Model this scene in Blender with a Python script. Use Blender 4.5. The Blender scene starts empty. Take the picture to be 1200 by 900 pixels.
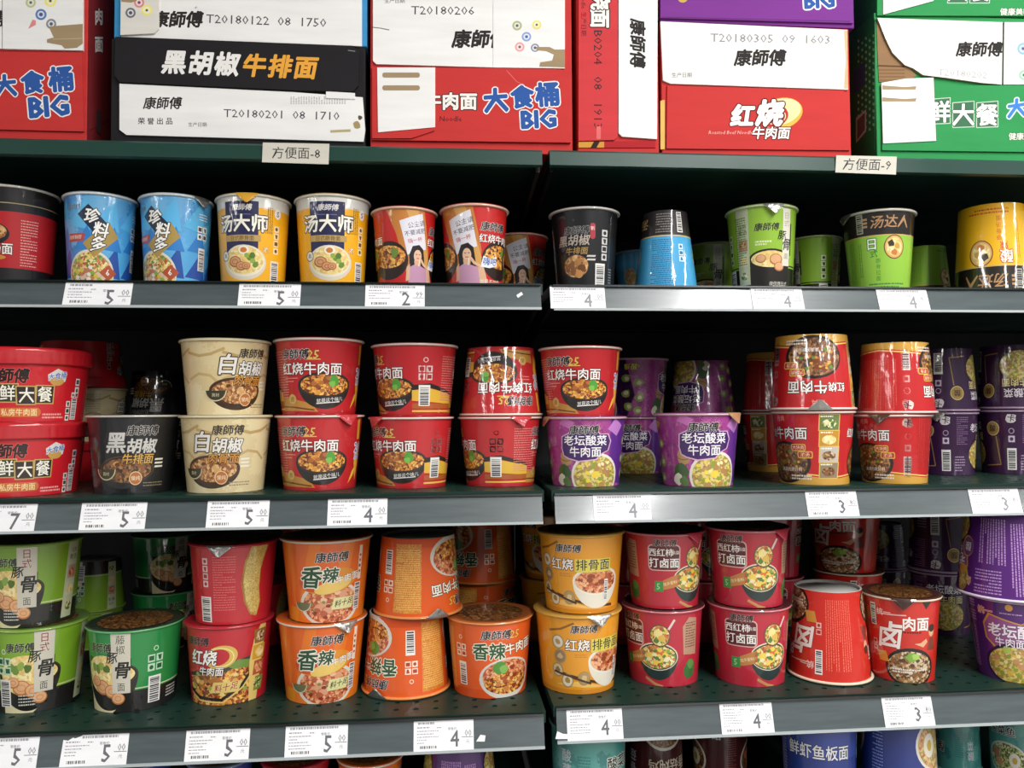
import bpy, bmesh, math, random
from mathutils import Vector, Matrix
from mathutils.geometry import tessellate_polygon, delaunay_2d_cdt

# ------------------------------------------------------------------ basics
SC = bpy.context.scene
COL = SC.collection
EYE = 1.35                      # eye height above the shop floor
F = 930.0                       # focal length for a 1200 px wide frame
PX = 0.00123                    # one printed unit in metres
rnd = random.Random(7)

yaw, pitch, roll = (math.radians(a) for a in (5.0, 2.0, 0.36))
fw = Vector((math.sin(yaw) * math.cos(pitch), math.cos(yaw) * math.cos(pitch), math.sin(pitch)))
rt0 = Vector((math.cos(yaw), -math.sin(yaw), 0))
up0 = rt0.cross(fw)
RT = rt0 * math.cos(roll) - up0 * math.sin(roll)
UP = up0 * math.cos(roll) + rt0 * math.sin(roll)
CAM = Vector((0, -1.0, EYE))


def ray(px, py):
    return fw + RT * ((px - 600) / F) - UP * ((py - 450) / F)


def at(px, py, Y):
    d = ray(px, py)
    return CAM + d * ((Y - CAM.y) / d.y)


def at_z(px, py, Z):
    d = ray(px, py)
    return CAM + d * ((Z - CAM.z) / d.z)


def at_plane(px, py, p, n):
    d = ray(px, py)
    return CAM + d * ((p - CAM).dot(n) / d.dot(n))


def depth_of(p):
    return (p - CAM).dot(fw)


# ------------------------------------------------------------------ materials
MATS = {}


def lin(h):
    h = h.lstrip('#')
    out = []
    for i in (0, 2, 4):
        c = int(h[i:i + 2], 16) / 255
        out.append(c / 12.92 if c <= .04045 else ((c + .055) / 1.055) ** 2.4)
    return (*out, 1)


def new_mat(name):
    m = bpy.data.materials.new(name)
    m.use_nodes = True
    return m, m.node_tree, m.node_tree.nodes['Principled BSDF']


def film_bump(nt, b, strength, scale):
    tc = nt.nodes.new('ShaderNodeTexCoord')
    nz = nt.nodes.new('ShaderNodeTexNoise')
    nz.inputs['Scale'].default_value = scale
    nz.inputs['Detail'].default_value = 3
    bp = nt.nodes.new('ShaderNodeBump')
    bp.inputs['Strength'].default_value = strength
    bp.inputs['Distance'].default_value = .004
    mp = nt.nodes.new('ShaderNodeMapping')
    mp.inputs['Scale'].default_value = (1, 1, .3)
    nz.inputs['Distortion'].default_value = .6
    b.inputs['Coat IOR'].default_value = 1.75
    nt.links.new(tc.outputs['Object'], mp.inputs['Vector'])
    nt.links.new(mp.outputs['Vector'], nz.inputs['Vector'])
    nt.links.new(nz.outputs['Fac'], bp.inputs['Height'])
    nt.links.new(bp.outputs['Normal'], b.inputs['Coat Normal'])


def M(key):
    """'#rrggbb' wrapped glossy print, 'p#rrggbb' plain paper, 's#rrggbb' painted steel, 'food_x' mottled picture."""
    if key in MATS:
        return MATS[key]
    if key.startswith('#'):
        m, nt, b = new_mat('print_' + key[1:])
        b.inputs['Base Color'].default_value = lin(key)
        b.inputs['Roughness'].default_value = .45
        b.inputs['Specular IOR Level'].default_value = .25
        b.inputs['Coat Weight'].default_value = .8
        b.inputs['Coat Roughness'].default_value = .06
        film_bump(nt, b, .16, 70)
    elif key.startswith('p#'):
        m, nt, b = new_mat('paper_' + key[2:])
        b.inputs['Roughness'].default_value = .75
        b.inputs['Specular IOR Level'].default_value = .2
        tc = nt.nodes.new('ShaderNodeTexCoord')
        nz = nt.nodes.new('ShaderNodeTexNoise')
        nz.inputs['Scale'].default_value = 14
        nz.inputs['Detail'].default_value = 5
        mp = nt.nodes.new('ShaderNodeMapping')
        mp.inputs['Scale'].default_value = (1, 1, 6)
        mx = nt.nodes.new('ShaderNodeMix')
        mx.data_type = 'RGBA'
        c = lin(key[1:])
        mx.inputs['A'].default_value = tuple(v * .86 for v in c[:3]) + (1,)
        mx.inputs['B'].default_value = tuple(min(1, v * 1.08) for v in c[:3]) + (1,)
        nt.links.new(tc.outputs['Object'], mp.inputs['Vector'])
        nt.links.new(mp.outputs['Vector'], nz.inputs['Vector'])
        nt.links.new(nz.outputs['Fac'], mx.inputs['Factor'])
        nt.links.new(mx.outputs['Result'], b.inputs['Base Color'])
    elif key.startswith('s#'):
        m, nt, b = new_mat('steel_' + key[2:])
        b.inputs['Base Color'].default_value = lin(key[1:])
        b.inputs['Roughness'].default_value = .38
        b.inputs['Specular IOR Level'].default_value = .3
        tc = nt.nodes.new('ShaderNodeTexCoord')
        nz = nt.nodes.new('ShaderNodeTexNoise')
        nz.inputs['Scale'].default_value = 9
        rp = nt.nodes.new('ShaderNodeMapRange')
        rp.inputs['To Min'].default_value = .28
        rp.inputs['To Max'].default_value = .5
        nt.links.new(tc.outputs['Object'], nz.inputs['Vector'])
        nt.links.new(nz.outputs['Fac'], rp.inputs['Value'])
        nt.links.new(rp.outputs['Result'], b.inputs['Roughness'])
    elif key == 'rail':
        m, nt, b = new_mat('rail_plastic')
        b.inputs['Roughness'].default_value = .3
        b.inputs['Coat Weight'].default_value = 1
        b.inputs['Coat Roughness'].default_value = .12
        tc = nt.nodes.new('ShaderNodeTexCoord')
        mp = nt.nodes.new('ShaderNodeMapping')
        mp.inputs['Scale'].default_value = (3, 3, 30)
        nz = nt.nodes.new('ShaderNodeTexNoise')
        nz.inputs['Scale'].default_value = 6
        nz.inputs['Detail'].default_value = 6
        mx = nt.nodes.new('ShaderNodeMix')
        mx.data_type = 'RGBA'
        mx.inputs['A'].default_value = lin('#394143')
        mx.inputs['B'].default_value = lin('#566063')
        nt.links.new(tc.outputs['Object'], mp.inputs['Vector'])
        nt.links.new(mp.outputs['Vector'], nz.inputs['Vector'])
        nt.links.new(nz.outputs['Fac'], mx.inputs['Factor'])
        nt.links.new(mx.outputs['Result'], b.inputs['Base Color'])
    elif key == 'foil':
        m, nt, b = new_mat('lid_foil')
        b.inputs['Base Color'].default_value = lin('#b9b7b2')
        b.inputs['Metallic'].default_value = .85
        b.inputs['Roughness'].default_value = .3
        tc = nt.nodes.new('ShaderNodeTexCoord')
        nz = nt.nodes.new('ShaderNodeTexNoise')
        nz.inputs['Scale'].default_value = 120
        bp = nt.nodes.new('ShaderNodeBump')
        bp.inputs['Strength'].default_value = .5
        bp.inputs['Distance'].default_value = .003
        nt.links.new(tc.outputs['Object'], nz.inputs['Vector'])
        nt.links.new(nz.outputs['Fac'], bp.inputs['Height'])
        nt.links.new(bp.outputs['Normal'], b.inputs['Normal'])
    elif key.startswith('food_') or key.startswith('mix_'):
        pal = PALS[key]
        m, nt, b = new_mat(key)
        tc = nt.nodes.new('ShaderNodeTexCoord')
        nz = nt.nodes.new('ShaderNodeTexNoise')
        nz.inputs['Scale'].default_value = 260
        vo = nt.nodes.new('ShaderNodeTexVoronoi')
        vo.inputs['Scale'].default_value = pal[0]
        ad = nt.nodes.new('ShaderNodeMix')
        ad.data_type = 'VECTOR'
        ad.inputs['Factor'].default_value = .006 if key.startswith('food_') else .02
        rp = nt.nodes.new('ShaderNodeValToRGB')
        rp.color_ramp.interpolation = 'CONSTANT' if key.startswith('food_') else 'LINEAR'
        sp = nt.nodes.new('ShaderNodeSeparateColor')
        els = rp.color_ramp.elements
        n = len(pal[1])
        for i, h in enumerate(pal[1]):
            e = els[i] if i < 2 else els.new(i / n)
            e.position = i / n
            e.color = lin(h)
        nt.links.new(tc.outputs['Object'], nz.inputs['Vector'])
        nt.links.new(tc.outputs['Object'], ad.inputs['A'])
        nt.links.new(nz.outputs['Color'], ad.inputs['B'])
        nt.links.new(ad.outputs['Result'], vo.inputs['Vector'])
        nt.links.new(vo.outputs['Color'], sp.inputs['Color'])
        nt.links.new(sp.outputs['Red'], rp.inputs['Fac'])
        nt.links.new(rp.outputs['Color'], b.inputs['Base Color'])
        b.inputs['Roughness'].default_value = .45
        b.inputs['Coat Weight'].default_value = .8
        b.inputs['Coat Roughness'].default_value = .06
        film_bump(nt, b, .16, 70)
    MATS[key] = m
    return m


PALS = {
    'food_beef': (330, ['#7a3418', '#c8762c', '#e0a040', '#5a2410', '#d89038', '#a04a1c', '#ecc060']),
    'food_dark': (330, ['#4a2c18', '#8a5a2c', '#6e4020', '#a87840', '#38200f', '#7a4c26']),
    'food_tan': (300, ['#a8703c', '#c89a5c', '#8a5228', '#d8b078', '#764020', '#b8844c']),
    'food_pickle': (300, ['#c8b040', '#a89030', '#e0cc60', '#b88a58', '#8c9a34', '#d8c890', '#a07848']),
    'food_soup': (260, ['#e6d48c', '#e8c878', '#efe0a8', '#d8b468']),
    'food_spicy': (320, ['#b05030', '#d88a60', '#c86a40', '#e8b080', '#8c3a20', '#dca070']),
    'food_veg': (300, ['#d8b050', '#c87838', '#5a8030', '#e4d080', '#b04a28', '#e8dca0', '#80a040']),
    'food_green': (320, ['#5a7a34', '#d8cc90', '#86a048', '#405a24', '#e4dcb0']),
    'food_lu': (320, ['#6a4a2a', '#a87a48', '#50301a', '#c8a878', '#88603a', '#d8c8a8']),
    'food_sea': (280, ['#d0a070', '#b86a48', '#e0c890', '#90a048', '#d8b478', '#c8885c']),
    'mix_cream': (28, ['#d8c79a', '#cdb888', '#ddcfa6', '#c9b180', '#dccd9f']),
    'mix_magenta': (130, ['#8a2a78', '#a84090', '#7a2068', '#b45a9c', '#982f82']),
    'mix_blue': (34, ['#5fb4e0', '#2f86c8', '#8acdea', '#2a6cb4', '#4aa0d8']),
    'mix_noodle': (420, ['#b89440', '#d4b860', '#a07c30', '#dcc878']),
    'mix_orange': (420, ['#c06818', '#d88830', '#b85a10', '#dc9a40']),
    'mix_teal': (60, ['#3f8f8a', '#5aa39c', '#2f7a78', '#4a9890']),
}

# ------------------------------------------------------------------ lettering
GLYPH = {}


def glyphs(s, shear=0.0):
    """2-D triangles of a line of lettering, one unit high, centred on 0, plus its outline edges."""
    k = (s, shear)
    if k in GLYPH:
        return GLYPH[k]
    c = bpy.data.curves.new('lettering', 'FONT')
    c.body = s
    c.resolution_u = 1
    c.align_x = 'CENTER'
    c.shear = shear
    o = bpy.data.objects.new('lettering', c)
    me = bpy.data.meshes.new_from_object(o)
    V = [(v.co.x, v.co.y) for v in me.vertices]
    P = [tuple(p.vertices) for p in me.polygons]
    cnt = {}
    for p in P:
        for a, b in zip(p, p[1:] + p[:1]):
            e = (min(a, b), max(a, b))
            cnt[e] = cnt.get(e, 0) + 1
    E = [e for e, n in cnt.items() if n == 1]
    bpy.data.objects.remove(o)
    bpy.data.curves.remove(c)
    bpy.data.meshes.remove(me)
    GLYPH[k] = (V, P, E)
    return GLYPH[k]


THICK = {}
EM = {}


def em(shear):
    """Advance of one full-width character."""
    if shear not in EM:
        EM[shear] = max(v[0] for v in glyphs('面面', shear)[0]) - max(v[0] for v in glyphs('面', shear)[0])
        EM[shear] *= 2
    return EM[shear]


def thin(pts, tol):
    """Douglas-Peucker."""
    if len(pts) < 3:
        return pts
    a, c = pts[0], pts[-1]
    d = c - a
    ln = d.length
    best, k = -1, 0
    for i in range(1, len(pts) - 1):
        q = pts[i] - a
        off = abs(d.x * q.y - d.y * q.x) / ln if ln > 1e-7 else q.length
        if off > best:
            best, k = off, i
    if best <= tol:
        return [a, c]
    return thin(pts[:k + 1], tol)[:-1] + thin(pts[k:], tol)


def thick(t, shear, w):
    """Lettering fattened by w on every side, as triangles that do not overlap."""
    key = (t, shear, w)
    if key in THICK:
        return THICK[key]
    if len(t) > 1 and all(ord(ch) > 0x2e80 for ch in t):
        # full-width characters all advance alike: fatten each once and set them in a row
        adv = em(shear)
        ov, of = [], []
        for n, ch in enumerate(t):
            v, f = thick(ch, shear, w)
            dx = (n - (len(t) - 1) / 2) * adv
            o = len(ov)
            ov += [(x + dx, y) for x, y in v]
            of += [tuple(o + q for q in p) for p in f]
        THICK[key] = (ov, of)
        return THICK[key]
    V, P, E = glyphs(t, shear)
    pts = [Vector(v) for v in V]
    faces = [list(p) for p in P if area([V[i] for i in p]) > 1e-6]
    for a, b in E:
        (x0, y0), (x1, y1) = V[a], V[b]
        d = math.hypot(x1 - x0, y1 - y0)
        if d < 1e-5:
            continue
        ex, ey = (x1 - x0) / d * w * .9, (y1 - y0) / d * w * .9
        nx, ny = -(y1 - y0) / d * w, (x1 - x0) / d * w
        o = len(pts)
        pts += [Vector(q) for q in ((x0 - nx, y0 - ny), (x1 - nx, y1 - ny), (x1 + ex - nx * .35, y1 + ey - ny * .35), (x1 + ex + nx * .35, y1 + ey + ny * .35),
                                    (x1 + nx, y1 + ny), (x0 + nx, y0 + ny), (x0 - ex + nx * .35, y0 - ey + ny * .35), (x0 - ex - nx * .35, y0 - ey - ny * .35))]
        faces.append(list(range(o, o + 8)))
    ov, oe, of, _v, _e, src = delaunay_2d_cdt(pts, [], faces, 1, 1e-5)
    tris = [tuple(f) for f, q in zip(of, src) if q]
    nxt = {}
    have = {e for f in tris for e in zip(f, f[1:] + f[:1])}
    for p, q in have:
        if (q, p) not in have:
            nxt.setdefault(p, []).append(q)
    loops = []
    while nxt:
        p0 = p = next(iter(nxt))
        lp = []
        while True:
            outs = nxt[p]
            if len(outs) > 1 and lp:
                back = ov[lp[-1]] - ov[p]
                t0 = math.atan2(back.y, back.x)
                outs.sort(key=lambda q: (t0 - math.atan2((ov[q] - ov[p]).y, (ov[q] - ov[p]).x)) % (2 * math.pi), reverse=True)
            q = outs.pop()
            if not outs:
                del nxt[p]
            lp.append(p)
            p = q
            if p == p0 or p not in nxt:
                break
        # drop points that hardly bend the outline
        pts = [ov[i] for i in lp]
        far = max(range(len(pts)), key=lambda i: (pts[i] - pts[0]).length_squared)
        out = thin(pts[:far + 1], .004)[:-1] + thin(pts[far:] + pts[:1], .004)[:-1]
        if len(out) > 2:
            loops.append(out)
    flat = [v for lp in loops for v in lp]
    cu = bpy.data.curves.new('outline', 'CURVE')
    cu.dimensions = '2D'
    cu.fill_mode = 'BOTH'
    for lp in loops:
        sp = cu.splines.new('POLY')
        sp.points.add(len(lp) - 1)
        sp.points.foreach_set('co', [c for v in lp for c in (v.x, v.y, 0, 1)])
        sp.use_cyclic_u = True
    ob = bpy.data.objects.new('outline', cu)
    me = bpy.data.meshes.new_from_object(ob)
    flat = [Vector((v.co.x, v.co.y)) for v in me.vertices]
    tess = [tuple(p.vertices) for p in me.polygons]
    bpy.data.objects.remove(ob)
    bpy.data.curves.remove(cu)
    bpy.data.meshes.remove(me)

    def total(pp, tt):
        return sum(abs((pp[b] - pp[a]).cross(pp[c] - pp[a])) for a, b, c in tt) / 2

    if abs(total(flat, tess) - total(ov, tris)) < .02 * total(ov, tris):
        THICK[key] = ([tuple(v) for v in flat], tess)
    else:
        THICK[key] = ([tuple(v) for v in ov], tris)
    return THICK[key]


class Art:
    """Flat printed artwork: convex polygons in (u, v) with a layer number and a material key."""

    def __init__(s):
        s.polys = []
        s.layer = 0
        s.ou = s.ov = 0.0
        s.sc = 1.0
        s.ang = 0.0
        s.flip = 1

    def _e(s, pts, key, L=None):
        L = s.layer if L is None else L
        ca, sa = math.cos(s.ang), math.sin(s.ang)
        s.polys.append(([(s.ou + s.sc * (x * ca - y * sa), s.ov + s.sc * (x * sa + y * ca)) for x, y in pts], L, key))

    def up(s):
        s.layer += 1

    def conv(s, pts, key):
        s.up()
        s._e(pts, key)

    def poly(s, pts, key):
        s.up()
        for t in tessellate_polygon([[Vector((x, y, 0)) for x, y in pts]]):
            s._e([pts[i] for i in t], key)

    def rect(s, u0, v0, u1, v1, key, lean=0.0):
        s.conv([(u0, v0), (u1, v0), (u1 + lean, v1), (u0 + lean, v1)], key)

    def quadp(s, a, b, c, d, key):
        s.conv([a, b, c, d], key)

    def ell(s, cu, cv, ru, rv, key, a0=0, a1=360, n=28, rot=0):
        cr, sr = math.cos(math.radians(rot)), math.sin(math.radians(rot))
        pts = []
        for i in range(n + (0 if a1 - a0 == 360 else 1)):
            t = math.radians(a0 + (a1 - a0) * i / n)
            x, y = ru * math.cos(t), rv * math.sin(t)
            pts.append((cu + x * cr - y * sr, cv + x * sr + y * cr))
        s.conv(pts, key)

    def ring(s, cu, cv, ru, rv, w, key, a0=0, a1=360, n=30):
        s.up()
        for i in range(n):
            p = []
            for j, q in ((i, 0), (i + 1, 0), (i + 1, w), (i, w)):
                t = math.radians(a0 + (a1 - a0) * j / n)
                p.append((cu + (ru - q) * math.cos(t), cv + (rv - q) * math.sin(t)))
            s._e(p, key)

    def line(s, pts, w, key):
        for (x0, y0), (x1, y1) in zip(pts, pts[1:]):
            s.up()
            d = math.hypot(x1 - x0, y1 - y0) or 1
            nx, ny = -(y1 - y0) / d * w / 2, (x1 - x0) / d * w / 2
            ex, ey = (x1 - x0) / d * w * .3, (y1 - y0) / d * w * .3
            s._e([(x0 - ex + nx, y0 - ey + ny), (x0 - ex - nx, y0 - ey - ny), (x1 + ex - nx, y1 + ey - ny), (x1 + ex + nx, y1 + ey + ny)], key)

    def rrect(s, u0, v0, u1, v1, r, key, n=5):
        pts = []
        for cx, cy, a in ((u1 - r, v1 - r, 0), (u0 + r, v1 - r, 90), (u0 + r, v0 + r, 180), (u1 - r, v0 + r, 270)):
            for i in range(n + 1):
                t = math.radians(a + 90 * i / n)
                pts.append((cx + r * math.cos(t), cy + r * math.sin(t)))
        s.conv(pts, key)

    def blob(s, cu, cv, r, key, seed=0, n=9, sq=1.0):
        q = random.Random(seed * 77 + int(cu * 13) + int(cv * 7))
        pts = []
        for i in range(n):
            t = 2 * math.pi * i / n
            rr = r * q.uniform(.75, 1.15)
            pts.append((cu + rr * math.cos(t), cv + rr * sq * math.sin(t)))
        s.up()
        for i in range(n):
            s._e([(cu, cv), pts[i], pts[(i + 1) % n]], key)

    def text(s, t, u, v, size, key, edge=None, ew=.1, bold=.03, shear=0.0, rot=0.0, wx=1.0, fat=False):
        """Lettering centred on (u, v); size = height of a full-width character."""
        V, P, E = glyphs(t, shear)
        if not V:
            return
        y0 = .36
        bold, ew = min(.048 if fat and size > 16 else .024 if size > 16 or fat else .012, round(bold * (.7 if fat else .4) / .012) * .012), max(.024, round(ew * .55 / .024) * .024)
        shear = round(shear / .15) * .15
        ca, sa = math.cos(math.radians(rot)), math.sin(math.radians(rot))

        def T(x, y):
            x, y = x * size * wx, (y - y0) * size
            return (u + x * ca - y * sa, v + x * sa + y * ca)

        if edge:
            s.up()
            W, Q = thick(t, shear, round(ew + bold, 3))
            for p in Q:
                s._e([T(*W[i]) for i in p], edge)
        s.up()
        if bold and size > 7:
            V, P = thick(t, shear, round(bold, 3))
        for p in P:
            s._e([T(*V[i]) for i in p], key)

    def vtext(s, t, u, v, size, key, edge=None, step=1.08, **k):
        for i, ch in enumerate(t):
            s.text(ch, u, v - i * size * step, size, key, edge, **k)

    def barcode(s, u, v, w, h, vertical=True, paper='#e4e2dc', ink='#34323a'):
        """Centre (u, v); bars run across when vertical (the code stands on end)."""
        s.rect(u - w / 2, v - h / 2, u + w / 2, v + h / 2, paper)
        s.up()
        q = random.Random(int(u * 31 + v * 17 + h))
        L = h if vertical else w
        p = -L / 2 + 1.2
        while p < L / 2 - 2:
            b = q.choice((.6, .9, 1.3, 1.7))
            if vertical:
                s._e([(u - w * .38, v + p), (u + w * .38, v + p), (u + w * .38, v + p + b), (u - w * .38, v + p + b)], ink)
            else:
                s._e([(u + p, v - h * .38), (u + p + b, v - h * .38), (u + p + b, v + h * .38), (u + p, v + h * .38)], ink)
            p += b + q.choice((.6, .9, 1.2))

    def icons(s, u, v, cols, rows, a, key='#e8e4de', ink='#a02830'):
        for i in range(cols):
            for j in range(rows):
                x, y = u + (i - (cols - 1) / 2) * a * 1.2, v + (j - (rows - 1) / 2) * a * 1.2
                s.rect(x - a / 2, y - a / 2, x + a / 2, y + a / 2, key)
                if (i + j) % 3 == 0:
                    s.ell(x, y, a * .3, a * .3, ink, n=10)
                elif (i + j) % 3 == 1:
                    s.rect(x - a * .36, y - a * .3, x + a * .36, y + a * .32, ink)
                else:
                    s.conv([(x - a * .3, y + a * .3), (x - a * .1, y - a * .35), (x + a * .2, y - a * .35), (x + a * .3, y + a * .3)], ink)

    def lines(s, u0, v0, u1, v1, key, pitch=2.6, h=1.0, fill=.85, seed=1, vertical=False):
        """A block of print too small to read."""
        s.up()
        q = random.Random(seed)
        if vertical:
            a0, a1, b0, b1 = v0, v1, u0, u1
        else:
            a0, a1, b0, b1 = u0, u1, v0, v1
        y = b1
        while y - h >= b0:
            x = a0
            end = a1 if q.random() < fill else a0 + (a1 - a0) * q.uniform(.3, .9)
            while x < end:
                w = q.uniform(.8, 3.2)
                X = min(x + w, a1)
                s._e([(x, y - h), (X, y - h), (X, y), (x, y)] if not vertical else [(y - h, x), (y, x), (y, X), (y - h, X)], key)
                x += w + q.uniform(.4, .9)
            y -= pitch

    # -- food pictures
    def bowl(s, u, v, ru, rv, outer, food, depth, rim='#d8d4cc', seed=1, bits=()):
        """A bowl seen from above at a slant: v = height of its mouth."""
        s.ell(u, v, ru, depth, outer, 180, 360)
        s.ell(u, v, ru, rv, rim)
        s.ell(u, v - .3, ru * .95, rv * .92, outer)
        s.ell(u, v - .5, ru * .9, rv * .84, food)
        q = random.Random(seed)
        for col, n, r in bits:
            for _ in range(n):
                t, d = q.uniform(0, 6.28), q.uniform(0, .62)
                s.blob(u + ru * .9 * d * math.cos(t), v + rv * .84 * d * math.sin(t), r * q.uniform(.7, 1.2), col, seed, 7, .75)

    def logo(s, u, v, size, key='#1c1a1c', edge='#e8e4e0'):
        s.text('康師傅', u, v, size * 1.1, key, edge, ew=.03, bold=.06, shear=.12, fat=True)


def clip(pts, u, keep_less):
    out = []
    n = len(pts)
    for i in range(n):
        a, b = pts[i], pts[(i + 1) % n]
        ia = a[0] <= u if keep_less else a[0] >= u
        ib = b[0] <= u if keep_less else b[0] >= u
        if ia:
            out.append(a)
        if ia != ib:
            t = (u - a[0]) / (b[0] - a[0])
            out.append((u, a[1] + t * (b[1] - a[1])))
    return out


def area(p):
    return sum(p[i - 1][0] * p[i][1] - p[i][0] * p[i - 1][1] for i in range(len(p))) / 2


NSEG = 120


def finish(name, verts, faces, keys, normals=None, smooth=True):
    me = bpy.data.meshes.new(name)
    me.from_pydata(verts, [], faces)
    order = []
    idx = []
    for k in keys:
        if k not in order:
            order.append(k)
        idx.append(order.index(k))
    for k in order:
        me.materials.append(M(k))
    me.polygons.foreach_set('material_index', idx)
    me.polygons.foreach_set('use_smooth', [smooth] * len(faces))
    me.update()
    if normals:
        me.normals_split_custom_set_from_vertices(normals)
    return me


def lathe(prof, key, n=72, name='part'):
    """Closed revolve of a list of (r, z) in printed units; r = 0 makes a pole."""
    V, Fc = [], []
    rings = []
    for r, z in prof:
        if r < 1e-6:
            rings.append([len(V)])
            V.append((0, 0, z * PX))
        else:
            rings.append(list(range(len(V), len(V) + n)))
            for i in range(n):
                t = 2 * math.pi * i / n
                V.append((r * PX * math.sin(t), -r * PX * math.cos(t), z * PX))
    for A, B in zip(rings, rings[1:]):
        for i in range(n):
            j = (i + 1) % n
            if len(A) == 1 and len(B) == 1:
                continue
            if len(A) == 1:
                Fc.append((A[0], B[j], B[i]))
            elif len(B) == 1:
                Fc.append((A[i], A[j], B[0]))
            else:
                Fc.append((A[i], A[j], B[j], B[i]))
    return V, Fc, [key] * len(Fc)


def wall_mesh(name, Wt, Wb, H, base, art, bottom='p#b9b8b2'):
    """Tapered printed wall of a cup: the wall, its artwork in thin layers and the recessed base."""
    rt, rb = Wt / 2 - 2.6, Wb / 2
    ref = (rt + rb) / 2
    du = 2 * math.pi * ref / NSEG
    a = Art()
    a._e([(-du * NSEG / 2, 0), (du * NSEG / 2, 0), (du * NSEG / 2, H), (-du * NSEG / 2, H)], base)
    art(a, 2 * math.pi * ref)
    V, Fc, K, N = [], [], [], []
    sl = (rt - rb) / H
    nl = math.hypot(1, sl)
    for pts, L, key in compress(a.polys):
        pts = [(x, min(max(y, 0), H)) for x, y in pts]
        if abs(area(pts)) < 1e-5:
            continue
        if area(pts) < 0:
            pts = pts[::-1]
        lo, hi = min(p[0] for p in pts), max(p[0] for p in pts)
        k0, k1 = math.floor(lo / du + 1e-6), math.ceil(hi / du - 1e-6)
        for k in range(k0, k1):
            p = pts
            if lo < k * du:
                p = clip(p, k * du, False)
            if p and hi > (k + 1) * du:
                p = clip(p, (k + 1) * du, True)
            if len(p) < 3 or abs(area(p)) < 1e-6:
                continue
            f = []
            # the wall is a polygon of NSEG flat facets, the artwork lies on the same facets
            t0, t1 = k * du / ref, (k + 1) * du / ref
            for x, y in p:
                r = rb + sl * y + L * .03
                w = (x - k * du) / du
                X = r * ((1 - w) * math.sin(t0) + w * math.sin(t1))
                Yc = -r * ((1 - w) * math.cos(t0) + w * math.cos(t1))
                f.append(len(V))
                V.append((X * PX, Yc * PX, y * PX))
                t = x / ref
                N.append((math.sin(t) / nl, -math.cos(t) / nl, -sl / nl))
            Fc.append(f)
            K.append(key)
    v2, f2, k2 = lathe([(0, 3), (rb - 2.2, 3), (rb - 2, 0), (rb, 0)], bottom)
    o = len(V)
    V += v2
    nz = [[0.0, 0.0, 0.0] for _ in v2]
    for f in f2:
        q = [Vector(v2[i]) for i in f]
        n = (q[1] - q[0]).cross(q[2] - q[0])
        n = n.normalized() if n.length > 1e-14 else Vector((0, 0, -1))
        if n.z > .5 or (abs(n.z) <= .5 and n.x * q[0].x + n.y * q[0].y < 0):
            f, n = f[::-1], -n
        Fc.append([i + o for i in f])
        for i in f:
            for c in range(3):
                nz[i][c] += n[c]
    K += k2
    N += [tuple(Vector(q).normalized()) for q in nz]
    return finish(name, V, Fc, K, N)


def link(name, me, parent=None, **props):
    o = bpy.data.objects.new(name, me)
    COL.objects.link(o)
    if parent:
        o.parent = parent
    for k, v in props.items():
        if v:
            o[k] = v
    return o


def empty(name, loc, label, category, group=None):
    e = link(name, None, None, label=label, category=category, group=group)
    e.empty_display_size = .02
    e.location = loc
    return e


def box_mesh(name, x0, x1, y0, y1, z0, z1, key, bevel=0.0, seg=2):
    bm = bmesh.new()
    bmesh.ops.create_cube(bm, size=1)
    for v in bm.verts:
        v.co = Vector(((x0 + x1) / 2 + v.co.x * (x1 - x0), (y0 + y1) / 2 + v.co.y * (y1 - y0), (z0 + z1) / 2 + v.co.z * (z1 - z0)))
    if bevel:
        bmesh.ops.bevel(bm, geom=bm.edges[:], offset=bevel, segments=seg, affect='EDGES', profile=.5)
    me = bpy.data.meshes.new(name)
    bm.to_mesh(me)
    bm.free()
    me.materials.append(M(key))
    return me

# ------------------------------------------------------------------ printed designs
DES = {}     # key: (Wt, Wb, H, base colour, rim colour, lid colour, art)


def design(key, Wt, Wb, H, base, rim, lid):
    def deco(fn):
        DES[key] = (Wt, Wb, H, base, rim, lid, fn)
        return fn
    return deco


def again(a, C, front, *at_u):
    for u in at_u:
        a.ou = u
        front()
    a.ou = 0


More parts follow.
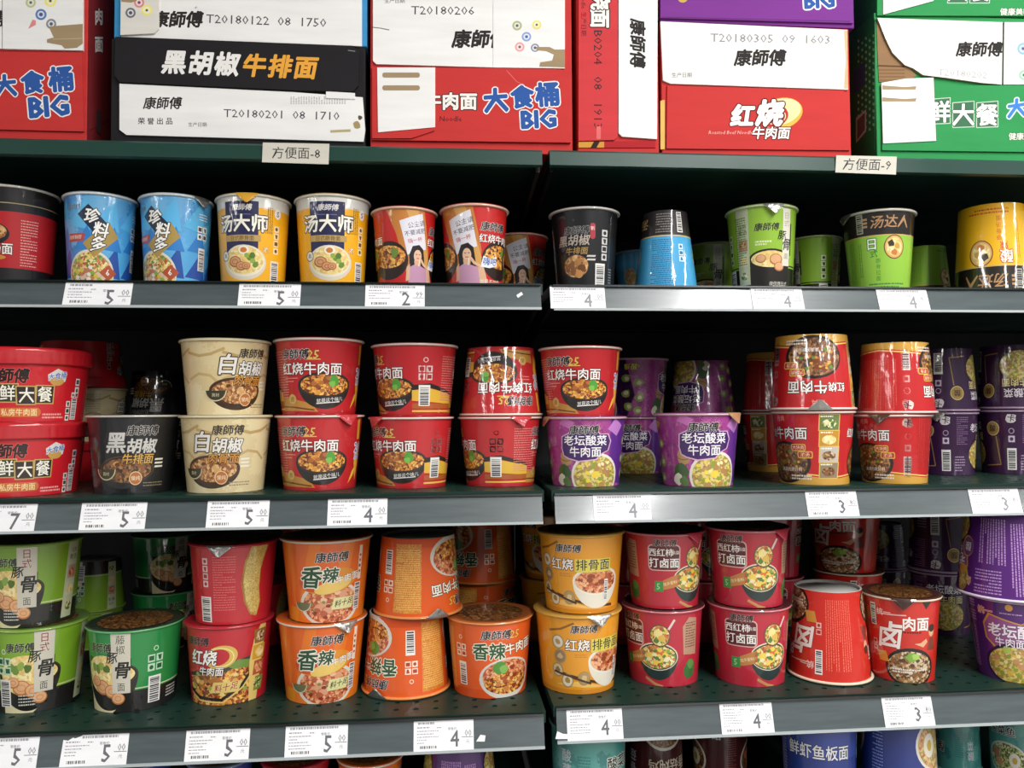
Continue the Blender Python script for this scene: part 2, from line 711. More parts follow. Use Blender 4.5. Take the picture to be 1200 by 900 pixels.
# ---- middle shelf
@design('red_bowl', 106, 84, 84, '#b92228', '#d8cfc4', '#b8262c')
def _(a, C):
    a.rect(-C / 2, 0, C / 2, 3, '#a81a22')
    for u in (0, C / 2):
        a.ou = u
        a.poly([(-50, 4), (-20, 4), (0, 3), (-8, 12), (-30, 17), (-50, 20)], '#b8863c')
        a.line([(-50, 9), (-30, 8), (-5, 5)], 1.6, '#6a3c1c')
        a.ell(-33, 17, 5.5, 5.5, '#c8a85a')
        a.text('卤', -33, 17, 6, '#6a4a1a', bold=.03)
        a.logo(-28, 66, 11)
        a.text('25', -6, 66, 13, '#e0b860', '#8c3a18', bold=.05, shear=.15)
        a.line([(-12, 60.5), (2, 60.5)], 1, '#e0b860')
        a.bowl(8, 33, 32, 14, '#26201e', 'food_beef', 27, '#3a302c', 3,
               (('#8a4a26', 9, 4), ('#b06a34', 7, 3.4), ('#e8b450', 8, 1.6)))
        a.blob(18, 37, 5.5, '#4f9a3a', 5, 9, 1.1)
        a.blob(16, 34, 3.6, '#78b84a', 6, 9, 1)
        a.text('红烧牛肉面', -9, 50, 14.5, '#f4f0ea', '#5a1016', ew=.07, bold=.05)
        a.line([(-42, 40), (-24, 40)], .9, '#e08a84')
        a.line([(-42, 36.5), (-30, 36.5)], .9, '#e08a84')
        a.text('就是这个味儿', 14, 16, 5.4, '#e8e6e2', bold=.02, rot=5)
        a.line([(-2, 12), (26, 14)], .9, '#e8e6e2')
    a.ou = 0
    for s in (60, C / 2 - 58):
        a.ou = s
        a.poly([(-6, 30), (0, 8), (5, 28), (3, 46), (-3, 46)], '#e6b83a')
        a.poly([(-16, 6), (-5, 16), (-2, 26), (-9, 20)], '#e8c040')
        a.poly([(-3, 56), (4, 56), (2, 80), (-4, 78)], '#e0a83a')
        a.text('20', 0, 47, 15, '#3a5ca8', '#eceae6', ew=.12, bold=.06)
        a.text('周年', 0, 36, 7, '#3a5ca8', '#eceae6', ew=.12, bold=.05)
    a.ou = C / 2 + 53
    a.poly([(-16, 30), (6, 33), (42, 24), (42, 28), (6, 38), (-16, 36)], '#241c1a')
    a.poly([(-16, 18), (42, 14), (42, 25), (6, 32), (-16, 30)], '#dcae38')
    a.rect(-16, 9, 42, 15, '#a85a28')
    a.rect(-16, 5, 42, 7, '#e0b850')
    a.ring(0, 65, 3, 3, 1, '#e4d8d4')
    a.icons(0, 50, 2, 2, 7.5)
    a.barcode(-1, 24, 14, 24)
    a.ou = -C / 2 + 92
    a.lines(-18, 18, 16, 70, '#d88a84', 2.8, 1, seed=4)
    a.ou = 0


def pepper(a, C, ink, edge, gold, gedge, first, tail, bowlc, halo):
    for u in (0, C / 2):
        a.ou = u
        a.logo(10, 69, 10.5, *halo)
        a.bowl(-8, 27, 33, 15, bowlc, 'food_tan' if bowlc != '#1c1a1c' else 'food_dark', 22, '#4a3420', 2,
               (('#8a5428', 7, 5), ('#c89450', 8, 3), ('#5e3518', 5, 3)))
        a.ell(-8, 22, 20, 10, 'food_tan' if bowlc != '#1c1a1c' else 'food_dark')
        a.ell(-33, 27, 13, 12, '#3a3420', 180, 360)
        a.ring(-33, 27, 13, 12, 1.2, '#c8c09a', 180, 360)
        a.text('真材', -33, 22, 4.6, '#c8c09a', bold=.02)
        a.ell(3, 17, 7.5, 7.5, '#b06a34')
        a.ring(3, 17, 7.5, 7.5, .9, '#e6c090')
        a.text('慢炖', 3, 17, 5.5, '#f0dcb8', bold=.02)
        for k in range(3):
            a.rect(25, 28 + k * 4, 36, 30 + k * 4, '#e6e0d0', 1)
        a.text(first, -20, 56, 24, ink, edge, ew=.075, bold=.05, shear=.15)
        a.text('胡椒', 9, 52, 17, ink, edge, ew=.08, bold=.05, shear=.15)
        a.text(tail, 5, 38, 12, gold, gedge, ew=.1, bold=.05, shear=.1)
        a.lines(12, 5, 38, 12, '#8a7a5a', 3, 1.2, seed=3)
    a.ou = C / 4 + 2
    a.lines(-10, 22, 14, 76, '#8e8468', 2.8, 1, seed=9)
    a.ou = C / 2 + 60
    a.icons(0, 54, 1, 4, 6.5, '#4a3c2c', '#d8cdb0')
    a.barcode(0, 22, 12, 26)
    a.ou = 0


@design('cream_bowl', 110, 88, 85, 'mix_cream', '#d2c6a4', '#cfc3a0')
def _(a, C):
    for s in range(-3, 4):
        u = s * C / 7
        a.line([(u - 24, 70), (u - 8, 66), (u + 6, 68), (u + 20, 74)], 3, '#b79a64')
        a.line([(u - 24, 40), (u - 10, 46), (u + 4, 44), (u + 14, 36)], 3, '#bca26e')
    pepper(a, C, '#dedbd4', '#3a2818', '#c88a3c', '#3c2410', '白', '肉骨面', '#3a2616', ('#2c2420', '#d6c8a0'))


@design('black_bowl', 112, 90, 86, '#17181b', '#b8b4ac', '#22201f')
def _(a, C):
    a.poly([(14, 84), (-20, 60), (-24, 84)], '#26262a')
    pepper(a, C, '#c4c2bc', '#26242a', '#cfa24a', '#2a1c0c', '黑', '牛排面', '#1c1a1c', ('#1c1a1c', '#dcd8d0'))


@design('lidded_tub', 166, 144, 66, '#c41a26', '#c41a26', '#c01c28')
def _(a, C):
    for u in (0, C / 2):
        a.ou = u
        a.logo(-14, 50, 15, '#241416', '#d86a60')
        for i, ch in enumerate('海鲜大餐'):
            x = -33 + i * 21
            y = 30 + (0, 1.5, -1, 0)[i]
            a.rect(x - 11.5, y - 10.5, x + 11, y + 10.5, '#c0a05a', (0, 1.5, -1, .5)[i])
            a.rect(x - 10, y - 9.3, x + 9.6, y + 9.3, ('#3a2c20', '#2e3a24', '#2a1a18', '#342420')[i], (0, 1.5, -1, .5)[i])
            a.text(ch, x, y, 18, '#eeeadc', '#1c1410', ew=.04, bold=.04)
        a.poly([(32, 52), (44, 59), (57, 54), (55, 45), (43, 40), (33, 46)], '#d8d6d2')
        a.ell(44, 45, 9, 5, '#c89a50')
        a.text('大食桶', 44, 50.5, 8, '#3a62a8', '#e8e8ea', ew=.1, bold=.07, rot=8, shear=.2)
        a.rrect(-24, 5.5, 26, 15.5, 5, '#c86a2c')
        a.text('私房牛肉面', 1, 10.4, 8.4, '#f0d8a0', bold=.03)
        a.lines(28, 2, 56, 9, '#e8a8a0', 3.4, 1.8, seed=2)
        a.icons(77, 40, 1, 2, 8, '#e0dedc', '#50525c')
        a.icons(74, 30, 2, 1, 6, '#e0dedc', '#a02c34')
        a.icons(63, 12, 1, 3, 6.5, '#dcdad4', '#1e4a34')
        a.barcode(74, 14, 11, 24)
    a.ou = 0


@design('purple_bowl', 100, 79, 80, 'mix_magenta', '#c4a0a8', '#8a4a80')
def _(a, C):
    for u in (0, C / 2):
        a.ou = u
        a.poly([(30, 80), (30, 30), (44, 4), (60, 0), (72, 30), (60, 80)], '#5b2a86')
        a.poly([(-30, 72), (-16, 66), (-12, 74), (-24, 80)], '#c06ab0')
        a.poly([(26, 66), (40, 58), (50, 70), (36, 78)], '#b87ac0')
        a.ell(13, 12, 31, 27, '#e4dcd2')
        a.ell(13, 11.5, 28, 24.5, 'food_pickle')
        q = random.Random(3)
        for c, n, r in (('#e8d048', 9, 3), ('#b0804c', 7, 4.4), ('#8a9a30', 6, 3), ('#efe0a8', 5, 2.6)):
            for _ in range(n):
                a.blob(13 + q.uniform(-21, 21), 12 + q.uniform(-11, 16), r, c, 3, 7, .8)
        a.ell(12, 14, 5.6, 4, '#e6c840')
        # jar of pickles
        a.ell(-24, 33, 8, 9, '#b08a58')
        a.rect(-29, 40, -19, 44, '#8e6a40')
        a.ell(-24, 44.5, 6, 2, '#c8a878')
        a.ring(-24, 33, 8, 4, 1, '#7c5a34', 180, 360)
        # leaf vegetables where the plaque ends
        a.blob(-28, 16, 9, '#3c5a30', 4, 9, 1.2)
        a.blob(-33, 8, 7, '#d8d4c0', 5)
        a.blob(-25, 6, 6, '#58783c', 6)
        pts = [(-28, 44), (-27, 57), (-18, 61), (-14, 66), (12, 66), (16, 60), (26, 60), (30, 52), (27, 42), (18, 38), (12, 32), (-8, 30), (-20, 33), (-26, 36)]
        a.poly([(x * 1.05, 48 + (y - 48) * 1.08) for x, y in pts], '#d6a8cc')
        a.poly(pts, '#3e1c60')
        a.logo(-2, 65, 10)
        a.text('老坛酸菜', 0, 53, 12.6, '#f2eef2', '#2a1048', ew=.06, bold=.04)
        a.text('牛肉面', 0, 40, 12.6, '#f2eef2', '#2a1048', ew=.06, bold=.04)
        a.text('椒', 15.8, 66.6, 3, '#d8b040', bold=.03)
    for u in (C / 4, -C / 4):
        a.ou = u
        a.text('够酸!', 0, 68, 9, '#d8cc50', '#3a2a10', ew=.1, bold=.06, shear=.2)
        for k, (x, y) in enumerate(((-8, 52), (9, 46), (-9, 32), (10, 26), (-6, 14), (8, 8))):
            a.blob(x, y, 6.5, '#8ea050', k, 8, .9)
            a.blob(x + 1, y, 3.6, '#d6d0a8', k + 4, 7, .9)
    a.ou = 0


@design('strip_bowl', 101, 82, 83, '#b91d20', '#d8c6be', '#b01e22')
def _(a, C):
    a.poly([(-C / 2, 0), (C / 2, 0), (C / 2, 13), (C / 4, 7), (0, 13), (-C / 4, 7), (-C / 2, 13)], '#c8983c')
    a.line([(-C / 2, 15), (-C / 4, 9), (0, 15), (C / 4, 9), (C / 2, 15)], 1.4, '#e6c468')
    for u in (0, 118):
        a.ou = u
        a.text('经典', 2, 75, 7, '#e8a49c', bold=.02)
        a.ell(6, 25, 34, 24, '#241a16')
        a.ell(5, 25, 31, 21, 'food_dark')
        q = random.Random(8)
        for c, n, r in (('#c8802c', 9, 2.4), ('#7a3c1c', 8, 4), ('#d8a848', 8, 1.8), ('#5c8a34', 5, 2.4)):
            for _ in range(n):
                a.blob(5 + q.uniform(-22, 22), 26 + q.uniform(-13, 13), r, c, 2, 7, .8)
        a.text('红烧', -20, 58, 11, '#f0ece6', '#241412', ew=.09, bold=.05)
        a.text('牛肉面', 14, 58, 15, '#f0ece6', '#241412', ew=.08, bold=.03)
        a.rrect(16, 38, 34, 46, 2, '#d8b050')
        a.rrect(17, 39, 33, 45, 1.6, '#b03828')
        a.text('大块肉', 25, 42, 5, '#f0dcb0', bold=.03)
        a.rrect(24, 30, 42, 38, 2, '#d8b050')
        a.rrect(25, 31, 41, 37, 1.6, '#b03828')
        a.text('浓汤', 33, 34, 5.4, '#f0dcb0', bold=.03)
        a.text('满满的是好料', 14, 17, 5, '#efe9df', bold=.03)
        a.lines(14, 5, 40, 11, '#e8ddd0', 3.4, 1.8, seed=5)
    a.ou = 61
    for k, c in enumerate(('food_green', 'food_soup', 'food_lu', 'food_dark')):
        y = 62 - k * 18
        a.rect(-12.5, y - 1, 12.5, y + 18, '#d8b458', .8)
        a.rect(-11.3, y, 11.3, y + 17, ('#6a7a48', '#c08a30', '#b8b0a8', '#8a7a60')[k], .8)
        a.ell(0, y + 7, 8.5, 5.2, c)
        a.lines(-10, y + 13, 4, y + 16, '#f0e6d0', 3, 1.6, seed=k)
    a.ou = 176
    a.blob(0, 73, 6.5, '#e8e2dc', 3, 11)
    a.text('卡', 0, 73, 10, '#221a1a', bold=.06, rot=-10)
    a.ring(0, 57, 4, 4, 1, '#e09088')
    a.icons(0, 43, 1, 1, 8, '#e6a8a0', '#b83034')
    a.barcode(0, 20, 11, 26)
    a.ou = 211
    a.lines(-25, 20, 26, 80, '#d86a5c', 3, 1, seed=11, vertical=True)
    a.ou = 0


@design('plum_bowl', 92, 76, 80, '#37163f', '#a890a8', '#4a2050')
def _(a, C):
    for u in (0, C / 2):
        a.ou = u
        a.ell(0, 26, 30, 22, '#2a1030')
        a.ell(0, 26, 27, 19, 'food_pickle')
        a.text('老坛酸菜', -2, 60, 12, '#e8e0e8', '#20082a', ew=.08, bold=.04)
        a.text('牛肉面', 8, 47, 11, '#e8d490', '#20082a', ew=.08, bold=.04)
    for u in (C / 4, -C / 4):
        a.ou = u
        a.ell(-21, 57, 9, 9, '#a08040')
        a.ring(-21, 57, 9, 9, 1, '#d8c080')
        a.text('酸', -21, 57, 9, '#3c2018', bold=.04)
        a.line([(-17, 47), (-12, 12), (-34, 10)], 1.4, '#a07a48')
        a.blob(3, 70, 6.5, '#d8d2d4', 3, 11)
        a.text('卡', 3, 70, 10, '#221a22', bold=.06, rot=-10)
        a.ring(3, 54, 3.6, 3.6, 1, '#b098b4')
        a.icons(3, 44, 1, 1, 8, '#cdbfd0', '#503058')
        a.barcode(3, 19, 12, 27)
        a.lines(15, 4, 30, 24, '#a890ac', 3.4, 1.4, seed=2)
        a.lines(17, 38, 34, 74, '#86688e', 2.6, 1, seed=6)
    a.ou = 0


# ---- upper shelf, tall cups
def tall_side(a, u, col, key='#e8e6e2', ink='#404858'):
    a.ou = u
    a.icons(0, 62, 2, 2, 7, key, ink)
    a.barcode(0, 32, 11, 26)
    a.lines(-6, 74, 8, 84, col, 3, 1.2, seed=3)
    a.ou = 0


@design('blue_cup', 89, 72, 102, 'mix_blue', '#d6d8d6', '#a8bcd0')
def _(a, C):
    for k in range(-4, 5):
        u = k * C / 8
        a.conv([(u, 10), (u + 24, 44), (u + 30, 8)], '#2450a0')
        a.conv([(u - 4, 66), (u + 20, 98), (u + 26, 60)], '#58b0e0')
        a.conv([(u + 2, 40), (u + 20, 66), (u + 30, 38)], '#2f7cc4')
    for u in (0, C / 2):
        a.ou = u
        a.ell(-8, 12, 29, 27, '#d8d2c0')
        a.ell(-8, 11, 27, 25, 'food_veg')
        q = random.Random(2)
        for c, n, r in (('#d8b8a0', 9, 4.4), ('#b87858', 7, 3.6), ('#88a83c', 7, 3), ('#d8b83c', 6, 3), ('#e8dcd0', 4, 3)):
            for _ in range(n):
                t, d = q.uniform(0, 6.28), q.uniform(0, .8)
                a.blob(-8 + 24 * d * math.cos(t), 14 + 20 * d * math.sin(t), r, c, 2, 8, .85)
        a.conv([(-22, 78), (-9, 89), (14, 66), (0, 54)], '#1d2740')
        a.conv([(-16, 46), (14, 70), (25, 54), (-3, 30)], '#a88c48')
        a.text('珍', -6, 76, 17, '#f2f0ea', '#20242e', ew=.1, bold=.05, rot=-4, shear=.1)
        a.text('料', 4, 61, 18, '#f2f0ea', '#20242e', ew=.1, bold=.05, rot=-4, shear=.1)
        a.text('多', 1, 45, 18, '#f2f0ea', '#20242e', ew=.1, bold=.05, rot=-4, shear=.1)
        a.rect(-38, 48, -15, 57, '#b04440', 2)
        a.text('海鲜鲜虾', -27, 52.6, 5, '#f0d8c8', bold=.03)
        a.conv([(3, 14), (14, 23), (24, 14), (14, 5)], '#b05030')
        a.text('6', 13, 14.5, 10, '#f4eee6', bold=.06)
        a.logo(-28, 86, 6, '#1c3050', '#8ab8d8')
    for u in (C / 4 - 8, -C / 4 - 8):
        tall_side(a, u, '#d8e6f0')
        a.ou = 0


@design('yellow_cup', 91, 74, 103, '#efad1a', '#d8d4ca', '#c8a050')
def _(a, C):
    a.rect(-C / 2, 88, C / 2, 103, '#d8d6ce')
    for u in (0, C / 2):
        a.ou = u
        a.rect(-21, 36, 19, 95, '#24264e')
        a.logo(0, 88, 7, '#d8d4d0', '#24264e')
        a.line([(-12, 80), (10, 80)], .8, '#6a6c90')
        a.ell(2, 26, 27, 20, '#d9d0bc')
        a.ell(2, 27.5, 25, 17.5, '#e8dfc8')
        a.ell(2, 28.5, 23.5, 15.5, 'food_soup')
        a.ell(2, 40, 6.4, 4.6, '#efe8d8')
        a.ell(2, 40, 4, 3, '#c87830')
        for x, y, r in ((-9, 27, 8), (-1, 22, 6.6), (5, 22, 5)):
            a.ell(x, y, r, r * .8, '#a8643c')
            a.ell(x, y + .3, r * .82, r * .62, '#d09a6c')
            a.ring(x, y, r * .5, r * .36, .8, '#a8643c')
        for i, (x, y) in enumerate(((9, 31), (13, 28), (12, 34), (16, 24), (6, 34))):
            a.blob(x, y, 3.6, ('#6a8a30', '#90aa48', '#527628')[i % 3], i, 7)
        a.text('汤大师', 0, 70, 20.5, '#f2eee2', '#2a2420', ew=.09, bold=.055)
        a.rect(-22, 50, 22, 57, '#b8985a')
        a.text('日式豚骨面', 0, 53.4, 5.8, '#3a2c18', bold=.03)
        a.ell(-23, 34, 5.4, 6, '#e8e2d8')
        a.ring(-23, 34, 5.4, 6, .9, '#5a5450')
        a.text('真', -23, 34, 5.5, '#5a5450')
        a.text('浓', 28, 41, 7, '#f2eee2', '#c88a20', ew=.08, bold=.04)
    for u in (C / 4 - 24, -C / 4 - 22):
        a.ou = u
        a.ell(4, 84, 4.6, 6, '#e8e6e2')
        a.text('S', 4, 84, 9, '#2c3a70', bold=.08)
        a.lines(-14, 60, -3, 90, '#8a6418', 2.6, 1, seed=5, vertical=True)
        a.icons(3, 54, 1, 4, 7, '#eadcb8', '#6a4c18')
        a.barcode(2, 16, 12, 27)
    a.ou = 0


@design('photo_cup', 79, 62, 90, '#c1201e', '#dcb8a4', '#c83028')
def _(a, C):
    for u in (0, C / 2):
        a.ou = u
        a.poly([(-36, 90), (8, 90), (18, 40), (14, 0), (-8, 0), (-24, 60)], '#c07a38')
        a.poly([(-14, 90), (0, 90), (22, 20), (20, 0), (10, 0), (14, 20)], '#d09a50')
        # bowl on the left, bowl on the right
        for x in (-34, 42):
            a.ell(x, 30, 24, 22, '#2a1c18')
            a.ell(x, 34, 21, 13, 'food_beef')
            a.blob(x + 8, 38, 5, '#6a8a38', 3, 9, 1.3)
        a.conv([(-20, 74), (6, 84), (13, 44), (-11, 36)], '#dedce4')
        a.text('公主请', -1, 71, 7, '#3a3840', bold=.02, rot=14, shear=.1)
        a.text('不要减肥', -2, 62, 6.4, '#3a3840', bold=.02, rot=14)
        a.text('嗨一杯', -2, 53, 6, '#c04848', bold=.02, rot=14)
        a.text('吃吃', 0, 45, 5, '#c04848', bold=.02, rot=14)
        # young woman with long dark hair holding a fork
        a.poly([(-8, 22), (-9, 36), (-5, 46), (3, 48), (9, 43), (11, 30), (12, 18), (2, 16)], '#221a1a')
        a.ell(1.5, 35, 5, 7.2, '#e2b898')
        a.conv([(-3, 30), (6, 30), (5, 22), (-2, 22)], '#d8aa88')
        a.poly([(-9, 22), (-3, 25), (6, 24), (15, 21), (18, 0), (-10, 0)], '#c090ac')
        a.poly([(14, 21), (20, 24), (25, 8), (23, 0), (17, 0)], '#d8ac8c')
        a.line([(18, 22), (10, 26), (6, 31)], 3, '#dab092')
        a.line([(4, 31), (3, 24)], 1, '#ecebe6')
        a.poly([(-12, 22), (-8, 26), (-8, 8), (-13, 6)], '#d8ac8c')
        a.line([(0, 32.6), (3, 32.4)], .9, '#b04a48')
        a.line([(-1, 37), (.6, 37)], .8, '#3a2a26')
        a.line([(3, 37), (4.6, 37)], .8, '#3a2a26')
        a.logo(32, 66, 9.5)
        a.text('红烧牛肉面', 40, 53, 10, '#f0ece6', '#6a1414', ew=.08, bold=.04)
        a.poly([(17, 22), (20, 34), (30, 31), (37, 35), (38, 24), (28, 21)], '#e6e6ec')
        a.text('嗨吧', 28, 28, 9, '#3058a8', bold=.08, shear=.2)
        a.text('加量不加价', 30, 6, 5.6, '#f0e0d0', bold=.03)
    a.ou = 0


@design('black_cup', 84, 66, 92, '#141518', '#c4bfb8', '#2a2828')
def _(a, C):
    for u in (0, C / 2):
        a.ou = u
        a.logo(-4, 66, 9, '#26242a', '#b8b4b0')
        a.text('黑胡椒', -8, 55, 13, '#b4a89c', '#2c2422', ew=.08, bold=.04, shear=.12)
        a.text('牛排面', -4, 43, 9, '#b08a4a', '#241a10', ew=.08, bold=.04, shear=.1)
        a.ell(-5, 26, 16, 14, '#2a201c')
        a.ell(-5, 26, 15, 12.6, 'food_tan')
        for i, (x, y) in enumerate(((-10, 27), (-2, 30), (2, 24), (-8, 20))):
            a.blob(x, y, 4.6, ('#8a5a30', '#a87848', '#6c4426')[i % 3], i)
        a.ell(-1, 17, 4.6, 4.6, '#c08850')
        a.rect(8, 32, 18, 34, '#c8c4bc', 1)
        a.rect(8, 36, 18, 38, '#c8c4bc', 1)
        a.rrect(12, 56, 18, 74, 3, '#a83440')
        a.text('新', 15, 68, 5, '#e8d8d4')
        a.icons(30, 50, 1, 4, 7.5, '#c8c6c2', '#2a2a2e')
        a.barcode(25, 16, 13, 26)
        a.lines(38, 4, 44, 24, '#8a8888', 3, 1.2)
    a.ou = 0


@design('sky_cup', 79, 52, 92, '#3f9ccc', '#9cc4d8', '#8ab4cc')
def _(a, C):
    a.rect(-C / 2, 0, C / 2, 30, '#2a2426')
    a.line([(-C / 2, 30), (C / 2, 30)], 1.4, '#c8b070')
    for u in (0, C / 2):
        a.ou = u
        a.lines(-12, 34, 12, 88, '#2a5a88', 2.4, 1, seed=4)
        a.text('汤达人', 40, 14, 13, '#c8a868', bold=.05)
        a.ell(44, 52, 11, 14, '#e0d8c8')
        a.ell(44, 52, 9, 12, 'food_sea')
        a.barcode(-24, 14, 8, 24)
        a.icons(-23, 50, 1, 3, 6, '#d4e4ea', '#2a6a98')
        a.lines(-12, 3, 8, 26, '#8a8480', 3, 1.2, seed=6)
    a.ou = 0


@design('lime_cup', 86, 68, 96, '#8bb536', '#b9c894', '#86a04a')
def _(a, C):
    a.rect(-C / 2, 0, C / 2, 26, '#1c1a18')
    a.rect(-C / 2, 27.5, C / 2, 29, '#1c1a18')
    for u in (0, C / 2):
        a.ou = u
        a.logo(-1, 71, 8.5, '#20261a', '#a8c468')
        a.lines(-14, 50, 6, 56, '#d0dca8', 3, 2, seed=2)
        a.bowl(4, 36, 26, 11, '#1e1a16', 'food_soup', 30, '#26221c', 2, ())
        for x, y, r in ((10, 35, 8), (14, 27, 6.5), (-8, 36, 6)):
            a.ell(x, y, r, r * .8, '#a86a40')
            a.ell(x, y + .4, r * .84, r * .64, '#d8a478')
        a.rect(18, 28, 29, 92, '#d8d4c4')
        a.rect(30, 40, 32, 76, '#1c1a18')
        a.vtext('日式', 23.5, 84, 8, '#b0a890', bold=.03)
        a.text('豚', 17, 62, 11, '#1c1a18', bold=.07, shear=.15)
        a.text('骨', 23.5, 52, 14, '#1c1a18', bold=.08, shear=.15)
        a.text('面', 23.5, 39, 7, '#8a8270', bold=.03)
        a.text('康师傅日式', 14, 8, 5, '#d4d0c4', bold=.02)
        a.lines(6, 2, 24, 6, '#c0bcb0', 2.6, 1)
        a.rect(-37, 8, -21, 94, '#b9c0a0')
        for k, c in enumerate(('food_spicy', 'food_soup', 'food_green')):
            y = 46 - k * 17
            a.rect(-35, y, -23, y + 13, ('#b08a70', '#c8c8a4', '#c4c49c')[k])
            a.ell(-29, y + 6, 5, 4.4, c)
        a.text('正宗', -29, 74, 5.5, '#3a4030', bold=.03)
        a.text('骨汤', -29, 67, 6, '#3a4030', bold=.05)
    for u in (C / 4 + 8, -C / 4 + 8):
        a.ou = u
        a.icons(0, 50, 1, 4, 7.5, '#d0dcae', '#2a3420')
        a.barcode(0, 14, 14, 24)
        a.lines(12, 30, 26, 84, '#5e8224', 2.6, 1.2, seed=6)
    a.ou = 0


@design('band_cup', 90, 68, 92, '#8fc040', '#d2cfc2', '#5a5a4a')
def _(a, C):
    tang(a, C, '#2a7a3c', '#201c1a', '#6ea030')


@design('gold_cup', 88, 70, 90, '#e8b018', '#d8d2bc', '#6a5a34')
def _(a, C):
    tang(a, C, '#c04820', '#221c16', '#e8c860')


def tang(a, C, ink, dark, pale):
    H = 92
    a.rect(-C / 2, 64, C / 2, H, dark)
    a.line([(-C / 2, 63.4), (C / 2, 63.4)], 1.2, '#c8a868')
    for u in (0, C / 2):
        a.ou = u
        a.text('汤达人', 4, 78, 15, '#b48a60', '#2a1c14', ew=.06, bold=.06, shear=.2)
        for k in range(3):
            a.rect(-26, 73 + k * 4, -21, 75.4 + k * 4, '#b48a60')
        a.ell(9, 50, 12.5, 13.5, '#6a3c24')
        a.ell(9, 50, 11.4, 12.4, '#d8a868')
        a.ell(9, 50, 9.6, 10.4, 'food_soup')
        a.blob(5, 54, 4, '#3a3024', 3)
        a.blob(13, 51, 3.4, '#c89a50', 4)
        a.blob(9, 44, 3.6, '#c4783c', 5)
        a.text('日' if ink.startswith('#2') else '酸', -17, 54, 14, '#f2efe0', ink, ew=.14, bold=.04)
        a.text('式' if ink.startswith('#2') else '辣', -15, 43, 9, ink, bold=.06)
        a.vtext('豚骨拉面' if ink.startswith('#2') else '豚骨汤面', -10, 35, 6, ink, bold=.03)
        a.lines(-22, 3, 24, 10, ink, 3.4, 1.6, seed=3)
        for x in (-34, -31.6):
            a.lines(x, 18, x + 2, 56, ink, 2.2, .8, vertical=True)
    for u in (C / 4 + 6, -C / 4 + 6):
        a.ou = u
        a.lines(-14, 8, 14, 58, pale, 2.6, 1, seed=9, vertical=True)
        a.barcode(24, 78, 8, 22, True, '#a8a498')
    a.ou = 0


@design('ember_cup', 108, 88, 106, '#1c191a', '#d4cfc6', '#4a4440')
def _(a, C):
    a.rect(-C / 2, 18, C / 2, 78, '#b01c22')
    a.line([(-C / 2, 87), (C / 2, 87)], 1, '#a8946a')
    for u in (0, C / 2):
        a.ou = u
        a.ell(-6, 54, 20, 12, '#1c191a')
        a.ell(-6, 56, 17, 9, 'food_tan')
        a.text('豚骨肠面', -8, 38, 13, '#eeeae2', '#3a1414', ew=.07, bold=.05)
        a.ell(-14, 29, 24, 3.6, '#c08430')
        a.lines(26, 20, 46, 70, '#d8a49c', 3, 1, seed=4)
    a.ou = 0


# ---- lower shelf
def tonkotsu(a, C, base, dark, ink='#8a2c2c'):
    a.rect(-C / 2, 0, C / 2, 24, '#1d1b1a')
    a.line([(-C / 2, 26), (C / 2, 26)], 1.2, '#cfd0a8')
    for u in (0, C / 2):
        a.ou = u
        a.rect(-58, 54, 4, 61, '#1d1b1a')
        a.poly([(-58, 54), (-2, 54), (4, 52), (2, 30), (-10, 8), (-20, 0), (-58, 0)], '#d8cfa4')
        a.bowl(-26, 44, 38, 15, '#1c1917', 'food_soup', 42, '#2c2822', 4, ())
        a.ell(-30, 42, 30, 22, 'food_soup')
        for x, y, r in ((-34, 28, 11), (-20, 24, 10), (-44, 34, 8), (-12, 16, 8.5)):
            a.ell(x, y, r, r * .78, '#b0703c')
            a.ell(x, y + .5, r * .86, r * .64, '#dca678')
            a.ring(x, y, r * .5, r * .36, .9, '#c08a58')
        for i, (x, y) in enumerate(((-40, 48), (-34, 52), (-26, 49), (-46, 50))):
            a.blob(x, y, 5, ('#6a8a34', '#88a448', '#4c6c26')[i % 3], i + dark)
        a.logo(-36, 72, 10.5, '#20241c', '#b8c89a')
        a.rect(-4, 22, 2, 88, '#1c1a18')
        a.rect(-19, 22, 3, 92, '#c9c4b4')
        if dark:
            a.vtext('藤椒', -8, 82, 11, '#6a6658', '#e8e4d8', ew=.06, bold=.03, step=1)
        else:
            a.vtext('日式', -8, 82, 11, ink, '#e8e4d8', ew=.06, bold=.03, step=1)
        a.text('豚', -19, 62, 14, '#171514', bold=.08, shear=.12)
        a.text('骨', -7, 48, 20, '#171514', bold=.08, shear=.15)
        a.text('面', -8, 29, 10, '#5a5448', '#e8e4d8', ew=.05, bold=.02)
    for u in (C / 4 - 62, -C / 4 - 62):
        if dark:
            continue
        a.ou = u
        a.rect(14, 4, 33, 92, '#c2c8a4', 6)
        a.text('正宗', 30, 80, 5, '#3a4030', bold=.03)
        a.text('骨汤', 29, 72, 7, '#2a3020', bold=.06)
        for k, c in enumerate(('food_spicy', 'food_soup', 'food_green')):
            y = 48 - k * 19
            a.rect(18 + (2 - k) * 1.2, y, 33 + (2 - k) * 1.2, y + 15, ('#b89a84', '#ccd0ac', '#c8c8a0')[k], 1)
            a.ell(26 + (2 - k) * 1.2, y + 6.5, 6, 5, c)
    for u in ((C / 4 - 64, -C / 4 - 64) if dark else (C / 4 + 14, -C / 4 + 14)):
        a.ou = u
        a.ring(14, 68, 3, 3, .9, '#c8e0c0')
        a.icons(14, 52, 2, 2, 8.5, '#b8d8b8', '#1c5a34')
        a.barcode(14, 22, 16, 30, True)
        a.lines(32, 8, 52, 20, '#c8c8c0', 3.4, 1.4, seed=4)
    a.ou = 0


@design('lime_bowl', 120, 98, 92, '#7aa428', '#86a848', '#70983a')
def _(a, C):
    tonkotsu(a, C, 0, 0)


